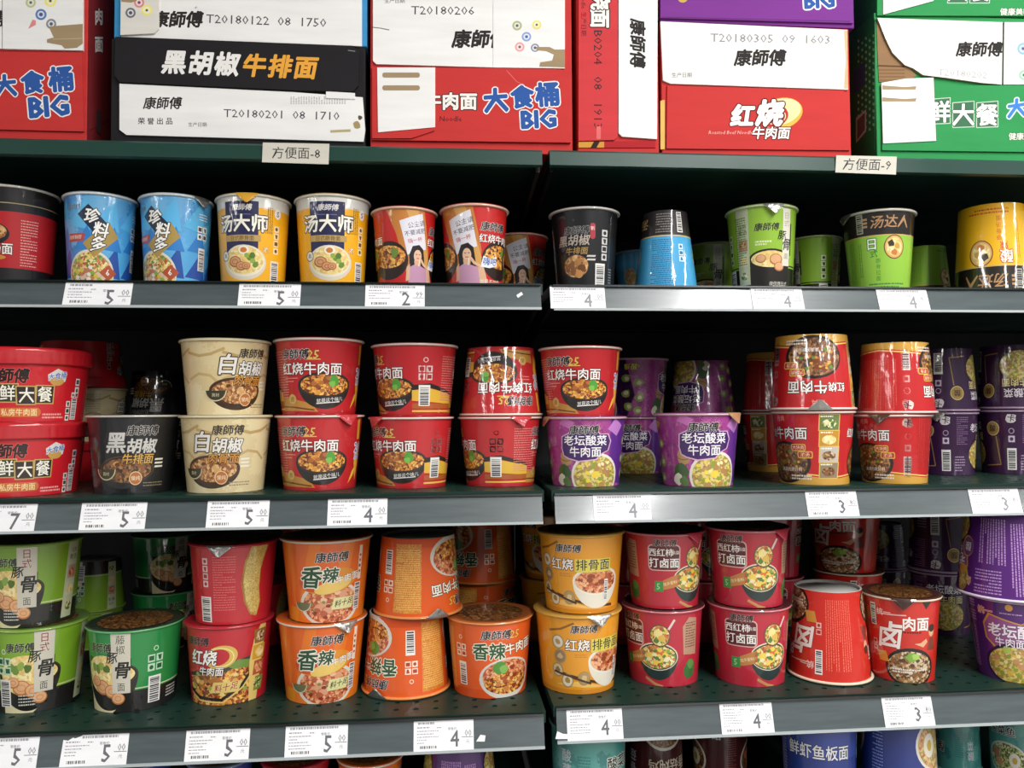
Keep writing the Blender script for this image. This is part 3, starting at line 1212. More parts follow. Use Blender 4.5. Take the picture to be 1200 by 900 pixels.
@design('green_bowl', 118, 96, 92, '#1f8440', '#5aa868', '#2e3c2e')
def _(a, C):
    tonkotsu(a, C, 0, 1)


@design('swirl_bowl', 107, 87, 88, '#b91f2c', '#b02430', '#b42a34')
def _(a, C):
    for u in (0,):
        a.ou = u
        a.poly([(-46, 0), (-46, 34), (-20, 40), (10, 48), (34, 52), (34, 0)], '#3a4034')
        a.poly([(-46, 0), (-46, 30), (-24, 34), (0, 36), (20, 42), (34, 40), (34, 0)], 'food_beef')
        q = random.Random(6)
        for c, n, r in (('#a86c34', 9, 5), ('#d4a050', 10, 4), ('#e4c880', 8, 3), ('#7a4a24', 6, 4), ('#88a04a', 6, 3.4)):
            for _ in range(n):
                a.blob(q.uniform(-40, 30), q.uniform(10, 34), r, c, 4, 8, .8)
        a.poly([(6, 44), (20, 50), (34, 48), (34, 40), (14, 40)], '#6c8c3c')
        a.line([(-46, 16), (-30, 8), (0, 6), (24, 20), (34, 32)], 3.4, '#262420')
        a.line([(-46, 12), (-30, 4.6), (2, 3), (26, 18), (34, 28)], 1.8, '#dcc070')
        a.ell(0, 54, 19, 13, '#d2b050', rot=12)
        a.ell(-3, 54, 13, 9, '#b91f2c', rot=12)
        a.ring(-1, 54, 16, 11, 1, '#f0e0a0')
        a.logo(-30, 71, 10, '#221418', '#c07a78')
        a.text('红烧', -23, 53, 18, '#f2eee8', '#3a1418', ew=.08, bold=.06, shear=.15)
        a.text('牛肉面', -13, 38, 10.5, '#f2eee8', '#3a1418', ew=.09, bold=.06, shear=.12)
        a.rect(-14, 14, 20, 26, '#d8c070', 5)
        a.text('料十足', 5, 20, 9.5, '#a02c24', '#f0e0a8', ew=.05, bold=.05, shear=.3, rot=6)
        # picture column along a curve
        a.poly([(34, 0), (46, 0), (56, 88), (48, 88), (38, 70), (33, 46)], '#dcc070')
        for k, c in enumerate(('food_lu', 'food_soup', 'food_spicy', 'food_green')):
            y = 64 - k * 18
            a.conv([(36 + abs(1.2 - k) * 2.4, y), (54, y), (56, y + 16), (36 + abs(.6 - k) * 2.8, y + 16)], ('#8a6a34', '#c89a34', '#a85a38', '#7a8a38')[k])
            a.ell(47, y + 8, 6.6, 6, c)
    a.ou = 137
    # back: recycling marks, barcode, noodle crescent
    a.icons(-16, 58, 1, 4, 7, '#d8c0bc', '#a02430')
    a.barcode(-17, 17, 15, 28)
    a.lines(-6, 14, 20, 76, '#d06a68', 2.8, 1, seed=8)
    pts = [(38, 88), (62, 88), (56, 76), (50, 58), (49, 38), (52, 22), (47, 6), (38, 9), (30, 24), (26, 46), (30, 70)]
    a.poly(pts, '#d8bc58')
    a.poly([(44 + (x - 44) * .86, 46 + (y - 46) * .94) for x, y in pts], 'mix_noodle')
    a.ou = 0


def orange_front(a):
    a.ell(8, 20, 38, 25, '#d8d2c4')
    a.ell(8, 20, 34, 21.5, 'food_spicy')
    q = random.Random(9)
    for c, n, r in (('#d89a78', 9, 5.4), ('#b05a3c', 8, 4.4), ('#e6b898', 6, 4), ('#7a8a40', 7, 2.2), ('#8a2c1c', 7, 2.8)):
        for _ in range(n):
            t, d = q.uniform(0, 6.28), q.uniform(0, .85)
            a.blob(8 + 30 * d * math.cos(t), 20 + 18 * d * math.sin(t), r, c, 3, 8, .8)
    a.ell(-27, 22, 11, 10, '#6a6a48', 180, 360)
    a.ring(-27, 22, 11, 10, 1, '#c8c8a8', 180, 360)
    a.ell(5, 46, 34, 14, '#d88a24', rot=6)
    a.ell(-10, 46, 20, 12, '#c84c24', rot=6)
    a.ell(10, 40, 22, 7, '#e4c064', rot=14)
    a.logo(8, 72, 11)
    a.text('香', -16, 50, 25, '#1f4a30', '#e8e4d4', ew=.09, bold=.07, shear=.1)
    a.text('辣', 6, 52, 18, '#1f4a30', '#e8e4d4', ew=.1, bold=.06, shear=.1)
    a.text('牛肉面', 27, 48, 9.6, '#f0ece2', '#6a3a14', ew=.06, bold=.04, rot=10)
    a.rect(8, 14, 34, 27, '#d8d498', 3)
    a.text('料十足', 23, 21, 8, '#3a3a20', bold=.06, shear=.3, rot=6)


@design('orange_bowl', 108, 84, 90, '#dc6018', '#dccfc0', '#d86a28')
def _(a, C):
    a.rect(-C / 2, 0, C / 2, 16, '#de8a1c')
    for k in range(8):
        u = -C / 2 + C * k / 8
        a.poly([(u, 0), (u + 20, 0), (u + 34, 90), (u + 22, 90)], '#e0741c')
    for u in (0, C / 2):
        a.ou = u
        orange_front(a)
    for u in (C / 4 - 30, -C / 4 - 30):
        a.ou = u
        a.rect(-2, 44, 3, 82, '#e8dcc8')
        a.icons(0, 62, 1, 4, 5, '#eadcc8', '#a84014')
        a.barcode(-2, 26, 9, 30)
    a.ou = C / 4 + 26
    a.rect(-18, 4, 18, 84, 'mix_orange')
    a.lines(-14, 8, 16, 80, '#e8b060', 2.4, 1, seed=9)
    a.ou = 0


@design('orange_wide_bowl', 106, 86, 88, '#d9581e', '#dc8a4a', '#a85a2c')
def _(a, C):
    a.rect(-C / 2, 0, C / 2, 10, '#cf4c16')
    for u in (0, C / 2):
        a.ou = u
        a.logo(-2, 73, 10.5)
        a.text('25', 20, 73, 13, '#e0b050', '#b04a18', bold=.05, shear=.15)
        a.ell(14, 22, 36, 24, '#cfcac0')
        a.ell(14, 24, 32, 20, 'food_spicy')
        a.ell(14, 16, 30, 12, 'food_beef')
        q = random.Random(4)
        for c, n, r in (('#8a3a1c', 9, 3.6), ('#c47a40', 8, 4), ('#e2b078', 7, 2.6), ('#a8542c', 8, 3)):
            for _ in range(n):
                t, d = q.uniform(0, 6.28), q.uniform(0, .85)
                a.blob(14 + 28 * d * math.cos(t), 22 + 16 * d * math.sin(t), r, c, 3, 8, .8)
        a.blob(2, 36, 8, '#4c8a34', 3, 10)
        a.blob(8, 33, 5.6, '#78ae50', 4, 9)
        a.text('香辣', -10, 54, 20, '#23502f', '#e8e2cc', ew=.08, bold=.06, wx=.95)
        a.text('牛肉面', 29, 57, 14, '#f2eee0', '#5a3a18', ew=.07, bold=.04, rot=6)
    for u in (C / 2 - 45, -45):
        a.ou = u
        a.ring(0, 69, 2.4, 2.4, .8, '#ecd0b8')
        a.icons(0, 54, 2, 2, 6.5, '#ecd8c8', '#a84418')
        a.barcode(1, 27, 11, 27)
    a.ou = 0
    for u in (76, -74):
        a.ou = u
        a.poly([(-16, 6), (16, 6), (17, 82), (-15, 82)], 'mix_orange')
        a.lines(-14, 10, 15, 78, '#e8b868', 2.4, 1, seed=9)
    a.ou = 0


@design('amber_bowl', 104, 83, 88, '#dc9420', '#c89a44', '#b88a3a')
def _(a, C):
    a.rect(-C / 2, 0, C / 2, 5, '#c98018')
    for u in (0, C / 2):
        a.ou = u
        a.line([(-46, 24), (-20, 18), (10, 10), (40, 8)], 3, '#4a3018')
        a.poly([(-50, 10), (-20, 15), (10, 7), (30, 5), (-20, 8)], '#e8b860')
        a.bowl(18, 37, 29, 16, '#dcd6c4', 'food_spicy', 31, '#e6e0d0', 2,
               (('#b0542c', 9, 5), ('#d08a58', 8, 4), ('#8a3c1c', 6, 3.4)))
        a.logo(-16, 73, 9)
        a.text('红烧', -23, 55, 14, '#f2eee6', '#5a2c10', ew=.08, bold=.05)
        a.rect(-8, 47, 34, 62, '#d2c44a')
        a.text('排骨面', 13, 55, 13.4, '#241c14', '#e8dc7c', ew=.05, bold=.04)
        a.lines(-26, 40, -12, 45, '#b87418', 2.4, 1)
    for u in (C / 4 - 28, -C / 4 - 28):
        a.ou = u
        a.barcode(-14, 26, 5, 24)
    for u in (C / 4 + 34, -C / 4 + 30):
        a.ou = u
        a.line([(-14, 70), (0, 73), (14, 80)], 2.4, '#8a5a18')
        for k, (x, y) in enumerate(((-4, 58), (-2, 42), (-6, 26), (6, 15), (26, 18))):
            a.ell(x, y, 7.4, 8, '#a08458')
            a.ell(x, y, 6, 6.6, ('#d8d0b8', '#8a7454', '#c8b890', '#d8ccb0', '#a88c54')[k])
            a.blob(x, y, 3.6, ('#b08a5c', '#caa878', '#8a6a40', '#a4803c', '#d0b080')[k], k)
        a.line([(-10, 24), (10, 20), (34, 12)], 2.4, '#4a3018')
    a.ou = 0


@design('tomato_bowl', 99, 80, 86, '#b22236', '#c8707a', '#4a2226')
def _(a, C):
    for u in (0, C / 2):
        a.ou = u
        a.line([(10, 8), (22, 2), (30, 0)], 3, '#b88850')
        a.bowl(25, 34, 24, 16, '#20302e', 'food_veg', 27, '#d8cdb4', 3,
               (('#d86a34', 6, 4), ('#e6c850', 8, 4), ('#e8dcae', 6, 3.4), ('#5a7a30', 6, 2.6)))
        a.ell(28, 58, 12, 13, '#6a4438')
        a.ell(28, 58, 10.6, 11.4, 'food_veg')
        a.blob(26, 60, 5, '#e8d88c', 2)
        a.blob(31, 55, 4.4, '#d8b050', 3)
        a.blob(24, 52, 3.4, '#5a7a30', 3)
        a.line([(38, 66), (44, 76)], 2.4, '#d8c8c0')
        a.rrect(-28, 44, 9, 74, 5, '#d8a8a0')
        a.rrect(-26.8, 45.2, 7.8, 72.8, 4.4, '#5a1420')
        a.logo(-9, 76, 8, '#1e1214', '#d8b0ac')
        a.text('西红柿', -13, 65, 9.6, '#f2eae4', '#3a0c14', ew=.05, bold=.03)
        a.text('鸡蛋', 3.4, 65, 4.4, '#f2eae4', bold=.03)
        a.text('打卤面', -9.5, 53, 11.8, '#f4f0ea', '#3a0c14', ew=.05, bold=.06)
        a.rect(-22, 20, -11, 32, '#3c8a40', 1)
        a.poly([(-11, 22), (6, 26), (6, 40), (-2, 37), (-11, 33)], '#b87a3c')
        a.text('5', -16.6, 26, 10, '#a0c890', bold=.06)
        a.text('加多配料', -2.6, 30, 4.2, '#f0e0b0', bold=.03, rot=12)
    for u in (C / 4 - 2, -C / 4 + 16):
        a.ou = u
        a.poly([(-10, 36), (10, 34), (8, 76), (-4, 78), (-12, 68)], '#b08a70')
        a.lines(-8, 42, 7, 72, '#6a3c34', 3, 1.2, seed=3)
        a.blob(0, 18, 10, '#3a6a34', 2, 10, 1.1)
        a.blob(2, 24, 6, '#5a8a44', 3)
    a.ou = 0


@design('scarlet_bowl', 101, 78, 98, '#c5281c', '#dac8b0', '#50302a')
def _(a, C):
    for u in (0, C / 2):
        a.ou = u
        a.ell(8, 17, 33, 24, '#1c1512')
        a.ell(8, 17, 30, 20, 'food_lu')
        q = random.Random(5)
        for c, n, r in (('#c8b8a0', 7, 3.4), ('#8a5c38', 8, 4), ('#5a3820', 7, 3.4)):
            for _ in range(n):
                a.blob(8 + q.uniform(-22, 22), 16 + q.uniform(-9, 11), r, c, 2, 7, .7)
        a.blob(9, 30, 9, '#7aa83c', 3, 10, .6)
        a.blob(14, 31, 6, '#a4c860', 4, 9, .6)
        a.rect(-33, 22, -20, 34, '#c88c34', -3)
        a.line([(-28, 78), (2, 79)], 1.4, '#e8b8b0')
        a.text('统一', -24, 80, 9, '#e8c8c0', bold=.05)
        a.text('卤', -19, 54, 33, '#ece2dc', '#8c1814', ew=.05, bold=.07, shear=.1)
        a.text('肉面', 14, 69, 17, '#ece2dc', '#8c1814', ew=.06, bold=.05)
        a.lines(-2, 56, 24, 60, '#1c1210', 3, 1.6, seed=2)
        a.lines(-16, 10, 26, 16, '#e8e0d4', 3, 1.8, seed=5)
        # small printed figure with a bowl
        a.ell(36, 60, 4.4, 6, '#d8a880')
        a.ell(36, 64, 5, 4.6, '#2c1c1a')
        a.poly([(30, 38), (33, 53), (40, 53), (44, 38)], '#7a3428')
        a.poly([(12, 46), (24, 42), (30, 48), (28, 52), (20, 47)], '#d8a880')
        a.conv([(20, 96), (26, 86), (34, 96)], '#2a1c18')
    for u in (C / 4 + 8, -C / 4 + 8):
        a.ou = u
        a.lines(-18, 8, 14, 84, '#e0705c', 2.6, .9, seed=7, vertical=True)
        a.icons(22, 40, 1, 2, 6, '#dcb0a4', '#a82018')
        a.barcode(22, 76, 8, 26)
    a.ou = 0


@design('violet_bowl', 118, 88, 98, '#542072', '#d8cce0', '#8a7a94')
def _(a, C):
    for u in (0, C / 2):
        a.ou = u
        pts = [(-34, 50), (-36, 66), (-28, 78), (-12, 74), (6, 70), (20, 78), (36, 76), (40, 60), (34, 46), (10, 40), (-20, 38)]
        a.poly([(x * 1.06, 58 + (y - 58) * 1.12) for x, y in pts], '#cf9a3c')
        a.poly(pts, '#93508c')
        a.ell(2, 20, 40, 27, '#2c123a')
        a.ell(2, 20, 37, 23, 'food_pickle')
        q = random.Random(7)
        for c, n, r in (('#d0b24c', 12, 4), ('#8c9438', 9, 3.6), ('#e4d090', 8, 3), ('#c08a5c', 8, 4.6)):
            for _ in range(n):
                a.blob(2 + q.uniform(-28, 28), 20 + q.uniform(-14, 16), r, c, 2, 8, .8)
        a.ell(22, 40, 9, 6, '#d8a860')
        a.ring(22, 40, 9, 6, 1.4, '#a86a34')
        a.blob(-10, 38, 5, '#a8c050', 4)
        a.text('统一', -34, 82, 10, '#d85a40', '#ecd8c0', ew=.08, bold=.05)
        a.text('老坛酸菜', 2, 61, 17, '#f0e8f0', '#3a1450', ew=.06, bold=.06)
        a.text('牛肉面', -6, 47, 12, '#f0e8f0', '#3a1450', ew=.06, bold=.04)
        a.ell(-6, 90, 4, 4, '#dca04a')
        a.lines(-16, 80, 8, 83, '#c8a8d0', 3, 1.2)
    for u in (C / 4, -C / 4):
        a.ou = u
        a.lines(-26, 14, -8, 92, '#b48cc4', 3, 1.4, seed=2, vertical=True)
        a.lines(-4, 10, 26, 60, '#b48cc4', 3, 1.4, seed=3, vertical=True)
        a.lines(2, 64, 30, 92, '#b48cc4', 3.4, 1.4, seed=5)
        a.barcode(-44, 76, 10, 26)
    a.ou = C / 4 + 42
    a.ell(6, 80, 9, 15, 'food_pickle')
    a.rect(0, 66, 16, 74, '#dca040')
    a.ell(2, 44, 10, 12, '#d0a040')
    a.ell(1, 44, 9, 10.6, '#7a4484')
    a.text('酸', 1, 44, 11, '#f0e8f0', '#2c1038', ew=.08, bold=.06)
    a.ou = 0


# ---- bottom shelf
def plainish(a, C, ink, food, title, tcol, tedge):
    for u in (0, C / 2):
        a.ou = u
        a.ell(6, 34, 34, 26, '#d8d2c6')
        a.ell(6, 34, 31, 23, food)
        a.ell(20, 34, 9, 11, '#e6e0d0')
        a.ell(20, 34, 4, 5, '#c8a83c')
        a.text(title, 0, 76, 15, tcol, tedge, ew=.08, bold=.05)
        a.blob(-12, 40, 8, '#c86a44', 3)
        a.blob(-6, 28, 7, '#d09058', 4)
    for u in (C / 4, -C / 4):
        a.ou = u
        a.vtext(title[:2], -4, 84, 13, '#c8ccd4', bold=.05)
        a.lines(10, 20, 24, 86, ink, 3, 1.2, seed=3)
    a.ou = 0


@design('teal_cup', 92, 80, 110, 'mix_teal', '#7ab0aa', '#5a8a88')
def _(a, C):
    a.poly([(28, 0), (44, 30), (40, 110), (60, 110), (58, 0)], '#a8c8b0')
    plainish(a, C, '#2f7a78', 'food_green', '酸菜鱼', '#2a2420', '#e0e4da')


@design('navy_cup', 96, 82, 108, '#22357e', '#8a94b8', '#8a90a8')
def _(a, C):
    a.rect(-C / 2, 70, C / 2, 108, '#33489a')
    plainish(a, C, '#8a98c8', 'food_sea', '鲜虾鱼板面', '#e0e0e4', '#1c2450')


@design('maroon_cup', 84, 72, 104, '#4a1c1e', '#8a6a62', '#50302c')
def _(a, C):
    plainish(a, C, '#8a5450', 'food_dark', '香菇炖鸡', '#d8c8b0', '#2a1010')


def compress(polys):
    """Give every printed group the lowest layer that still lies over all earlier groups it overlaps."""
    groups = []
    for pts, L, key in polys:
        x0, x1 = min(p[0] for p in pts), max(p[0] for p in pts)
        y0, y1 = min(p[1] for p in pts), max(p[1] for p in pts)
        if groups and groups[-1][0] == L:
            g = groups[-1]
            g[1] = [min(g[1][0], x0), max(g[1][1], x1), min(g[1][2], y0), max(g[1][3], y1)]
            g[2].append((pts, key))
        else:
            groups.append([L, [x0, x1, y0, y1], [(pts, key)], 0])
    out = []
    for i, g in enumerate(groups):
        lev = 0
        b = g[1]
        for h in groups[:i]:
            c = h[1]
            if h[3] >= lev and b[0] < c[1] and c[0] < b[1] and b[2] < c[3] and c[2] < b[3]:
                lev = h[3] + 1
        g[3] = lev
        out += [(p, lev, k) for p, k in g[2]]
    return out


# ------------------------------------------------------------------ cups
CUPS = {}


def tub_lid(rt, H, key):
    """Snap-on plastic lid with a fluted skirt."""
    prof = [(rt - 1, H - 3), (rt + 3.4, H - 3), (rt + 4, H - 1), (rt + 4, H + 9), (rt + 5, H + 11), (rt + 5, H + 13), (rt + 2, H + 15.5), (rt - 6, H + 15.5), (rt - 9, H + 13), (0, H + 13)]
    n = 144
    V, Fc, K = lathe(prof, key, n)
    W = []
    for x, y, z in V:
        zz = z / PX
        f = 1.0
        if H - 1.5 < zz < H + 10:
            f = 1 + .006 * math.cos(48 * math.atan2(x, -y))
        W.append((x * f, y * f, z))
    return finish('lid', W, Fc, K)


def cup_meshes(key):
    if key in CUPS:
        return CUPS[key]
    Wt, Wb, H, base, rimc, lidc, art = DES[key]
    rt = Wt / 2 - 2.6
    w = wall_mesh('printed_wall', Wt, Wb, H, base, art)
    if key == 'lidded_tub':
        r = None
        l = tub_lid(rt, H, lidc)
        t = None
    else:
        V, Fc, K = lathe([(rt - 1, H - 2.6), (rt + 1.6, H - 2.6), (rt + 2.4, H - 2), (rt + 2.6, H - 1.2), (rt + 2.3, H - .3), (rt + 1.4, H), (rt - 1, H)], rimc, 96)
        r = finish('rim', V, Fc, K)
        V, Fc, K = lathe([(rt + 2.2, H - .1), (rt + 1.8, H + .5), (rt - 2, H + .6), (rt - 5, H - .2), (rt * .5, H + .1), (0, H)], lidc, 96)
        v2, f2, k2 = lathe([(rt * .8, H + .25), (rt * .5, H + .45), (0, H + .5)], 'food_dark', 48)
        o = len(V)
        V, Fc, K = V + v2, Fc + [tuple(i + o for i in f) for f in f2], K + k2
        l = finish('lid', V, Fc, K)
        # pull tab: a creased tongue of the lid folded down over the rim
        V, Fc = [], []
        n = 8
        for j, (dr, z, sp) in enumerate(((2.0, H + .7, 15), (3.2, H - .4, 14), (3.6, H - 4, 10), (4.6, H - 8, 5), (5.4, H - 11, 1.2))):
            for i in range(n + 1):
                s = i / n * 2 - 1
                th = math.radians(s * sp * 1.15)
                rr = rt + dr + (.7 if i % 2 else -.3) * (j > 1)
                V.append((rr * PX * math.sin(th), -rr * PX * math.cos(th), z * PX))
        for j in range(4):
            for i in range(n):
                a = j * (n + 1) + i
                Fc.append((a, a + 1, a + n + 2, a + n + 1)[::-1])
        t = (V, Fc)
    CUPS[key] = (w, r, l, t)
    return CUPS[key]


TABS = {}
EPS = .0004


class Cup:
    pass


def cup(key, name, cat, cx, w, label, group, z=None, yb=None, on=None, Y=None, inv=False, rot=0.0, lx=None, tab=None, hs=1.0, tilt=0.0):
    """One cup: cx, w = centre and rim width in the frame; stands on a shelf at height z or on the cup `on`."""
    Wt, Wb, H, base, rimc, lidc, art = DES[key]
    slim = 1 / math.hypot(1, (cx - 600) / F)      # a wide lens stretches things sideways near its edges
    if on is not None:
        z = on.top
        if Y is None:
            Y = on.loc.y
    elif Y is None:
        Y = .12
        s = 1.0
        for _ in range(4):
            p = at_z(cx, yb, z)
            rb = (Wt if inv else Wb) / 2 * PX * s
            d = Vector((p.x - CAM.x, p.y - CAM.y)).normalized()
            Y = min(max(p.y + rb * d.y, rb + .012), .30)
            s = w * slim * depth_of(at(cx, yb, Y)) / F / (Wt * PX)
    zc = z + .05
    c = at(cx, 450, Y)
    for _ in range(3):
        # x so that the middle of the cup projects to cx
        d = ray(cx, 450)
        py = 450
        for _ in range(3):
            q = at(cx, py, Y)
            py += (q.z - zc) * F / depth_of(q)
        c = at(cx, py, Y)
    s = w * slim * depth_of(c) / F / (Wt * PX)
    hs = hs / slim
    hgt = H * s * hs * PX
    e = empty(name, (c.x, Y, 0), label, cat, group)
    if lx is not None:
        rot = math.degrees(math.asin(max(-.98, min(.98, (lx - cx) / (w * .46)))))
    rz = math.atan2(CAM.x - c.x, Y - CAM.y) + math.radians(rot)
    lidup = (15.5 if key == 'lidded_tub' else .6) * s * hs * PX
    if inv:
        e.rotation_euler = (0, math.pi, rz)
        e.location.z = z + hgt + lidup + EPS
        top = e.location.z
    else:
        e.rotation_euler = (0, 0, rz)
        e.location.z = z + EPS
        top = z + EPS + hgt + lidup
    e.scale = (s, s, s * hs)
    wm, rm, lm, tm = cup_meshes(key)
    link('printed_wall', wm, e)
    if rm:
        link('rim', rm, e)
    lid = link('lid', lm, e)
    if tab is not None and tm:
        deg, tk = tab
        if (key, tk) not in TABS:
            TABS[key, tk] = finish('pull_tab', tm[0], tm[1], [tk] * len(tm[1]))
        t = link('pull_tab', TABS[key, tk], lid)
        a = math.radians(deg) - math.radians(rot)
        t.rotation_euler = (0, 0, -a if inv else a)
    o = Cup()
    o.top, o.loc, o.e, o.hgt = top, Vector((c.x, Y, z)), e, hgt
    return o


# ------------------------------------------------------------------ shelving
Z_TOP = EYE + .336
Z_UP = EYE + .163
Z_MID = EYE - .1000
Z_LOW_L, Z_LOW_R = EYE - .3765, EYE - .3700
Z_BOT = EYE - .560
BACK = .47
XL0, XL1 = -1.25, at(637, 450, 0).x
XR0, XR1 = at(646, 450, 0).x, 1.3
GREEN, DKGREEN = 's#17312a', 's#0d1715'


def deck_mesh(x0, x1, z, holes):
    """Steel tray: a plate with rows of round perforations near the front, folded edges and an open underside."""
    V, Fc = [], []

    def q(*p):
        i = len(V)
        V.extend(p)
        Fc.append(tuple(range(i, i + len(p))))

    y0 = .004
    yh = y0
    if holes:
        P = .025
        nx = max(1, round((x1 - x0) / P))
        px = (x1 - x0) / nx
        ny = 9
        yh = y0 + .012 + ny * P
        q((x0, y0, z), (x1, y0, z), (x1, y0 + .012, z), (x0, y0 + .012, z))
        for j in range(ny):
            for i in range(nx):
                cx, cy = x0 + (i + .5) * px, y0 + .012 + (j + .5) * P
                if j % 2 and i == nx - 1:
                    q((cx - px / 2, cy - P / 2, z), (cx + px / 2, cy - P / 2, z), (cx + px / 2, cy + P / 2, z), (cx - px / 2, cy + P / 2, z))
                    continue
                hx = cx
                o = [(-px / 2, -P / 2), (0, -P / 2), (px / 2, -P / 2), (px / 2, 0), (px / 2, P / 2), (0, P / 2), (-px / 2, P / 2), (-px / 2, 0)]
                ang = (225, 270, 315, 0, 45, 90, 135, 180)
                n = [(.0037 * math.cos(math.radians(t)), .0037 * math.sin(math.radians(t))) for t in ang]
                for k in range(8):
                    m = (k + 1) % 8
                    q((cx + o[k][0], cy + o[k][1], z), (cx + o[m][0], cy + o[m][1], z), (hx + n[m][0], cy + n[m][1], z), (hx + n[k][0], cy + n[k][1], z))
                    q((hx + n[k][0], cy + n[k][1], z), (hx + n[m][0], cy + n[m][1], z), (hx + n[m][0], cy + n[m][1], z - .0012), (hx + n[k][0], cy + n[k][1], z - .0012))
    q((x0, yh, z), (x1, yh, z), (x1, BACK, z), (x0, BACK, z))
    h = .014
    q((x0, y0, z - h), (x1, y0, z - h), (x1, y0, z), (x0, y0, z))
    q((x0, BACK, z), (x1, BACK, z), (x1, BACK, z - h), (x0, BACK, z - h))
    q((x0, y0, z - h), (x0, y0, z), (x0, BACK, z), (x0, BACK, z - h))
    q((x1, y0, z - h), (x1, BACK, z - h), (x1, BACK, z), (x1, y0, z))
    # stiffening folds below
    for y in (y0, BACK * .5, BACK - .012):
        q((x0, y, z - h), (x0, y + .012, z - h), (x1, y + .012, z - h), (x1, y, z - h))
    q((x0, y0 + .012, z - .0016), (x1, y0 + .012, z - .0016), (x1, BACK - .012, z - h + .004), (x0, BACK - .012, z - h + .004))
    return finish('deck', V, Fc, [GREEN] * len(Fc), smooth=False)


RAILS = {}


def extrude_x(name, prof, x0, x1, key):
    """Closed (y, z) outline pulled from x0 to x1."""
    n = len(prof)
    V = [(x0, y, z) for y, z in prof] + [(x1, y, z) for y, z in prof]
    Fc = [(i, (i + 1) % n, n + (i + 1) % n, n + i) for i in range(n)]
    Fc += [tuple(range(n))[::-1], tuple(range(n, 2 * n))]
    me = finish(name, V, Fc, [key] * len(Fc), smooth=False)
    bm = bmesh.new()
    bm.from_mesh(me)
    bmesh.ops.recalc_face_normals(bm, faces=bm.faces[:])
    bm.to_mesh(me)
    bm.free()
    return me


RT_Y, RB_Y = .002, -.0085         # the price rail leans out at its foot


def shelf(side, level, z, ztop, zbot, label):
    x0, x1 = (XL0, XL1) if side == 'L' else (XR0, XR1)
    e = empty('shelf_board', ((x0 + x1) / 2, .24, z), label, 'shelf', 'steel shelves of the noodle aisle')
    inv = Matrix.Translation(-e.location)

    def child(name, me, par=e):
        me.transform(inv)
        return link(name, me, par)

    child('deck', deck_mesh(x0, x1, z, level in ('mid', 'low')))
    if level == 'top':
        child('front_lip', extrude_x('front_lip', [(.0, z - .001), (-.003, z - .004), (-.005, z - .0215), (0, z - .0225), (.004, z - .0225), (.004, z - .001)], x0, x1, 's#1d3d35'))
    else:
        r = child('price_rail', extrude_x('price_rail', [(RT_Y, ztop), (RB_Y, zbot + .002), (RB_Y + .003, zbot + .002), (.0038, zbot + .006), (.0038, ztop)], x0 + .003, x1 - .003, 'rail'))
        q = extrude_x('rail_edge', [(RB_Y - .0022, zbot), (RB_Y - .0022, zbot + .003), (RB_Y + .002, zbot + .003), (RB_Y + .002, zbot)], x0 + .003, x1 - .003, 's#a9b1b2')
        q.transform(inv)
        link('rail_edge', q, r)
        q = extrude_x('top_channel', [(RT_Y - .004, ztop - .0015), (RT_Y - .003, ztop + .001), (.0038, ztop + .001), (.0038, ztop - .0015)], x0 + .003, x1 - .003, DKGREEN)
        q.transform(inv)
        link('top_channel', q, r)
        RAILS[side, level] = (ztop, zbot)
    for x in (x0 + .004, x1 - .004):
        child('bracket', extrude_x('bracket', [(.012, z - .0145), (.012, z - .026), (BACK, z - .075), (BACK, z - .0145)], x - .0025, x + .0025, DKGREEN))
    return e


shelf('L', 'top', Z_TOP, 0, 0, 'dark green top shelf carrying the cartons, left bay')
shelf('R', 'top', Z_TOP + .0005, 0, 0, 'dark green top shelf carrying the cartons, right bay')
shelf('L', 'up', Z_UP, EYE + .162, EYE + .1285, 'green shelf with grey price rail under the blue and yellow cups')
shelf('R', 'up', Z_UP - .001, EYE + .161, EYE + .1278, 'green shelf with grey price rail under the lime and gold cups')
shelf('L', 'mid', Z_MID, EYE - .1045, EYE - .1405, 'green shelf with grey price rail under the cream and red bowls')
shelf('R', 'mid', Z_MID, EYE - .1045, EYE - .1405, 'green shelf with grey price rail under the purple bowls')
shelf('L', 'low', Z_LOW_L, EYE - .3790, EYE - .4172, 'perforated green shelf with grey price rail under the orange bowls')
shelf('R', 'low', Z_LOW_R, EYE - .3725, EYE - .4122, 'perforated green shelf with grey price rail under the tomato red bowls')
for sd, lb in (('L', 'dark green bottom shelf barely in view, left bay'), ('R', 'dark green bottom shelf under teal and navy cups, right bay')):
    x0, x1 = (XL0, XL1) if sd == 'L' else (XR0, XR1)
    e = empty('shelf_board', ((x0 + x1) / 2, .24, Z_BOT), lb, 'shelf', 'steel shelves of the noodle aisle')
    me = deck_mesh(x0, x1, Z_BOT, False)
    me.transform(Matrix.Translation(-e.location))
    link('deck', me, e)

for x0, x1, lb in ((XL0, XL1, 'dark green steel back panel and posts behind the left bay'), (XR0, XR1, 'dark green steel back panel and posts behind the right bay')):
    e = empty('shelf_backing', ((x0 + x1) / 2, BACK + .02, 0), lb, 'shelf back')
    inv = Matrix.Translation(-e.location)
    for nm, me in (('panel', box_mesh('panel', x0 - (.0045 if x0 > 0 else 0), x1 + (.0045 if x0 < 0 else 0), BACK + .006, BACK + .014, 0.02, 2.3, DKGREEN)),
                   ('post', box_mesh('post', x0, x0 + .028, BACK + .0005, BACK + .05, 0, 2.35, DKGREEN, .002)),
                   ('post', box_mesh('post', x1 - .028, x1, BACK + .0005, BACK + .05, 0, 2.35, DKGREEN, .002))):
        me.transform(inv)
        link(nm, me, e)



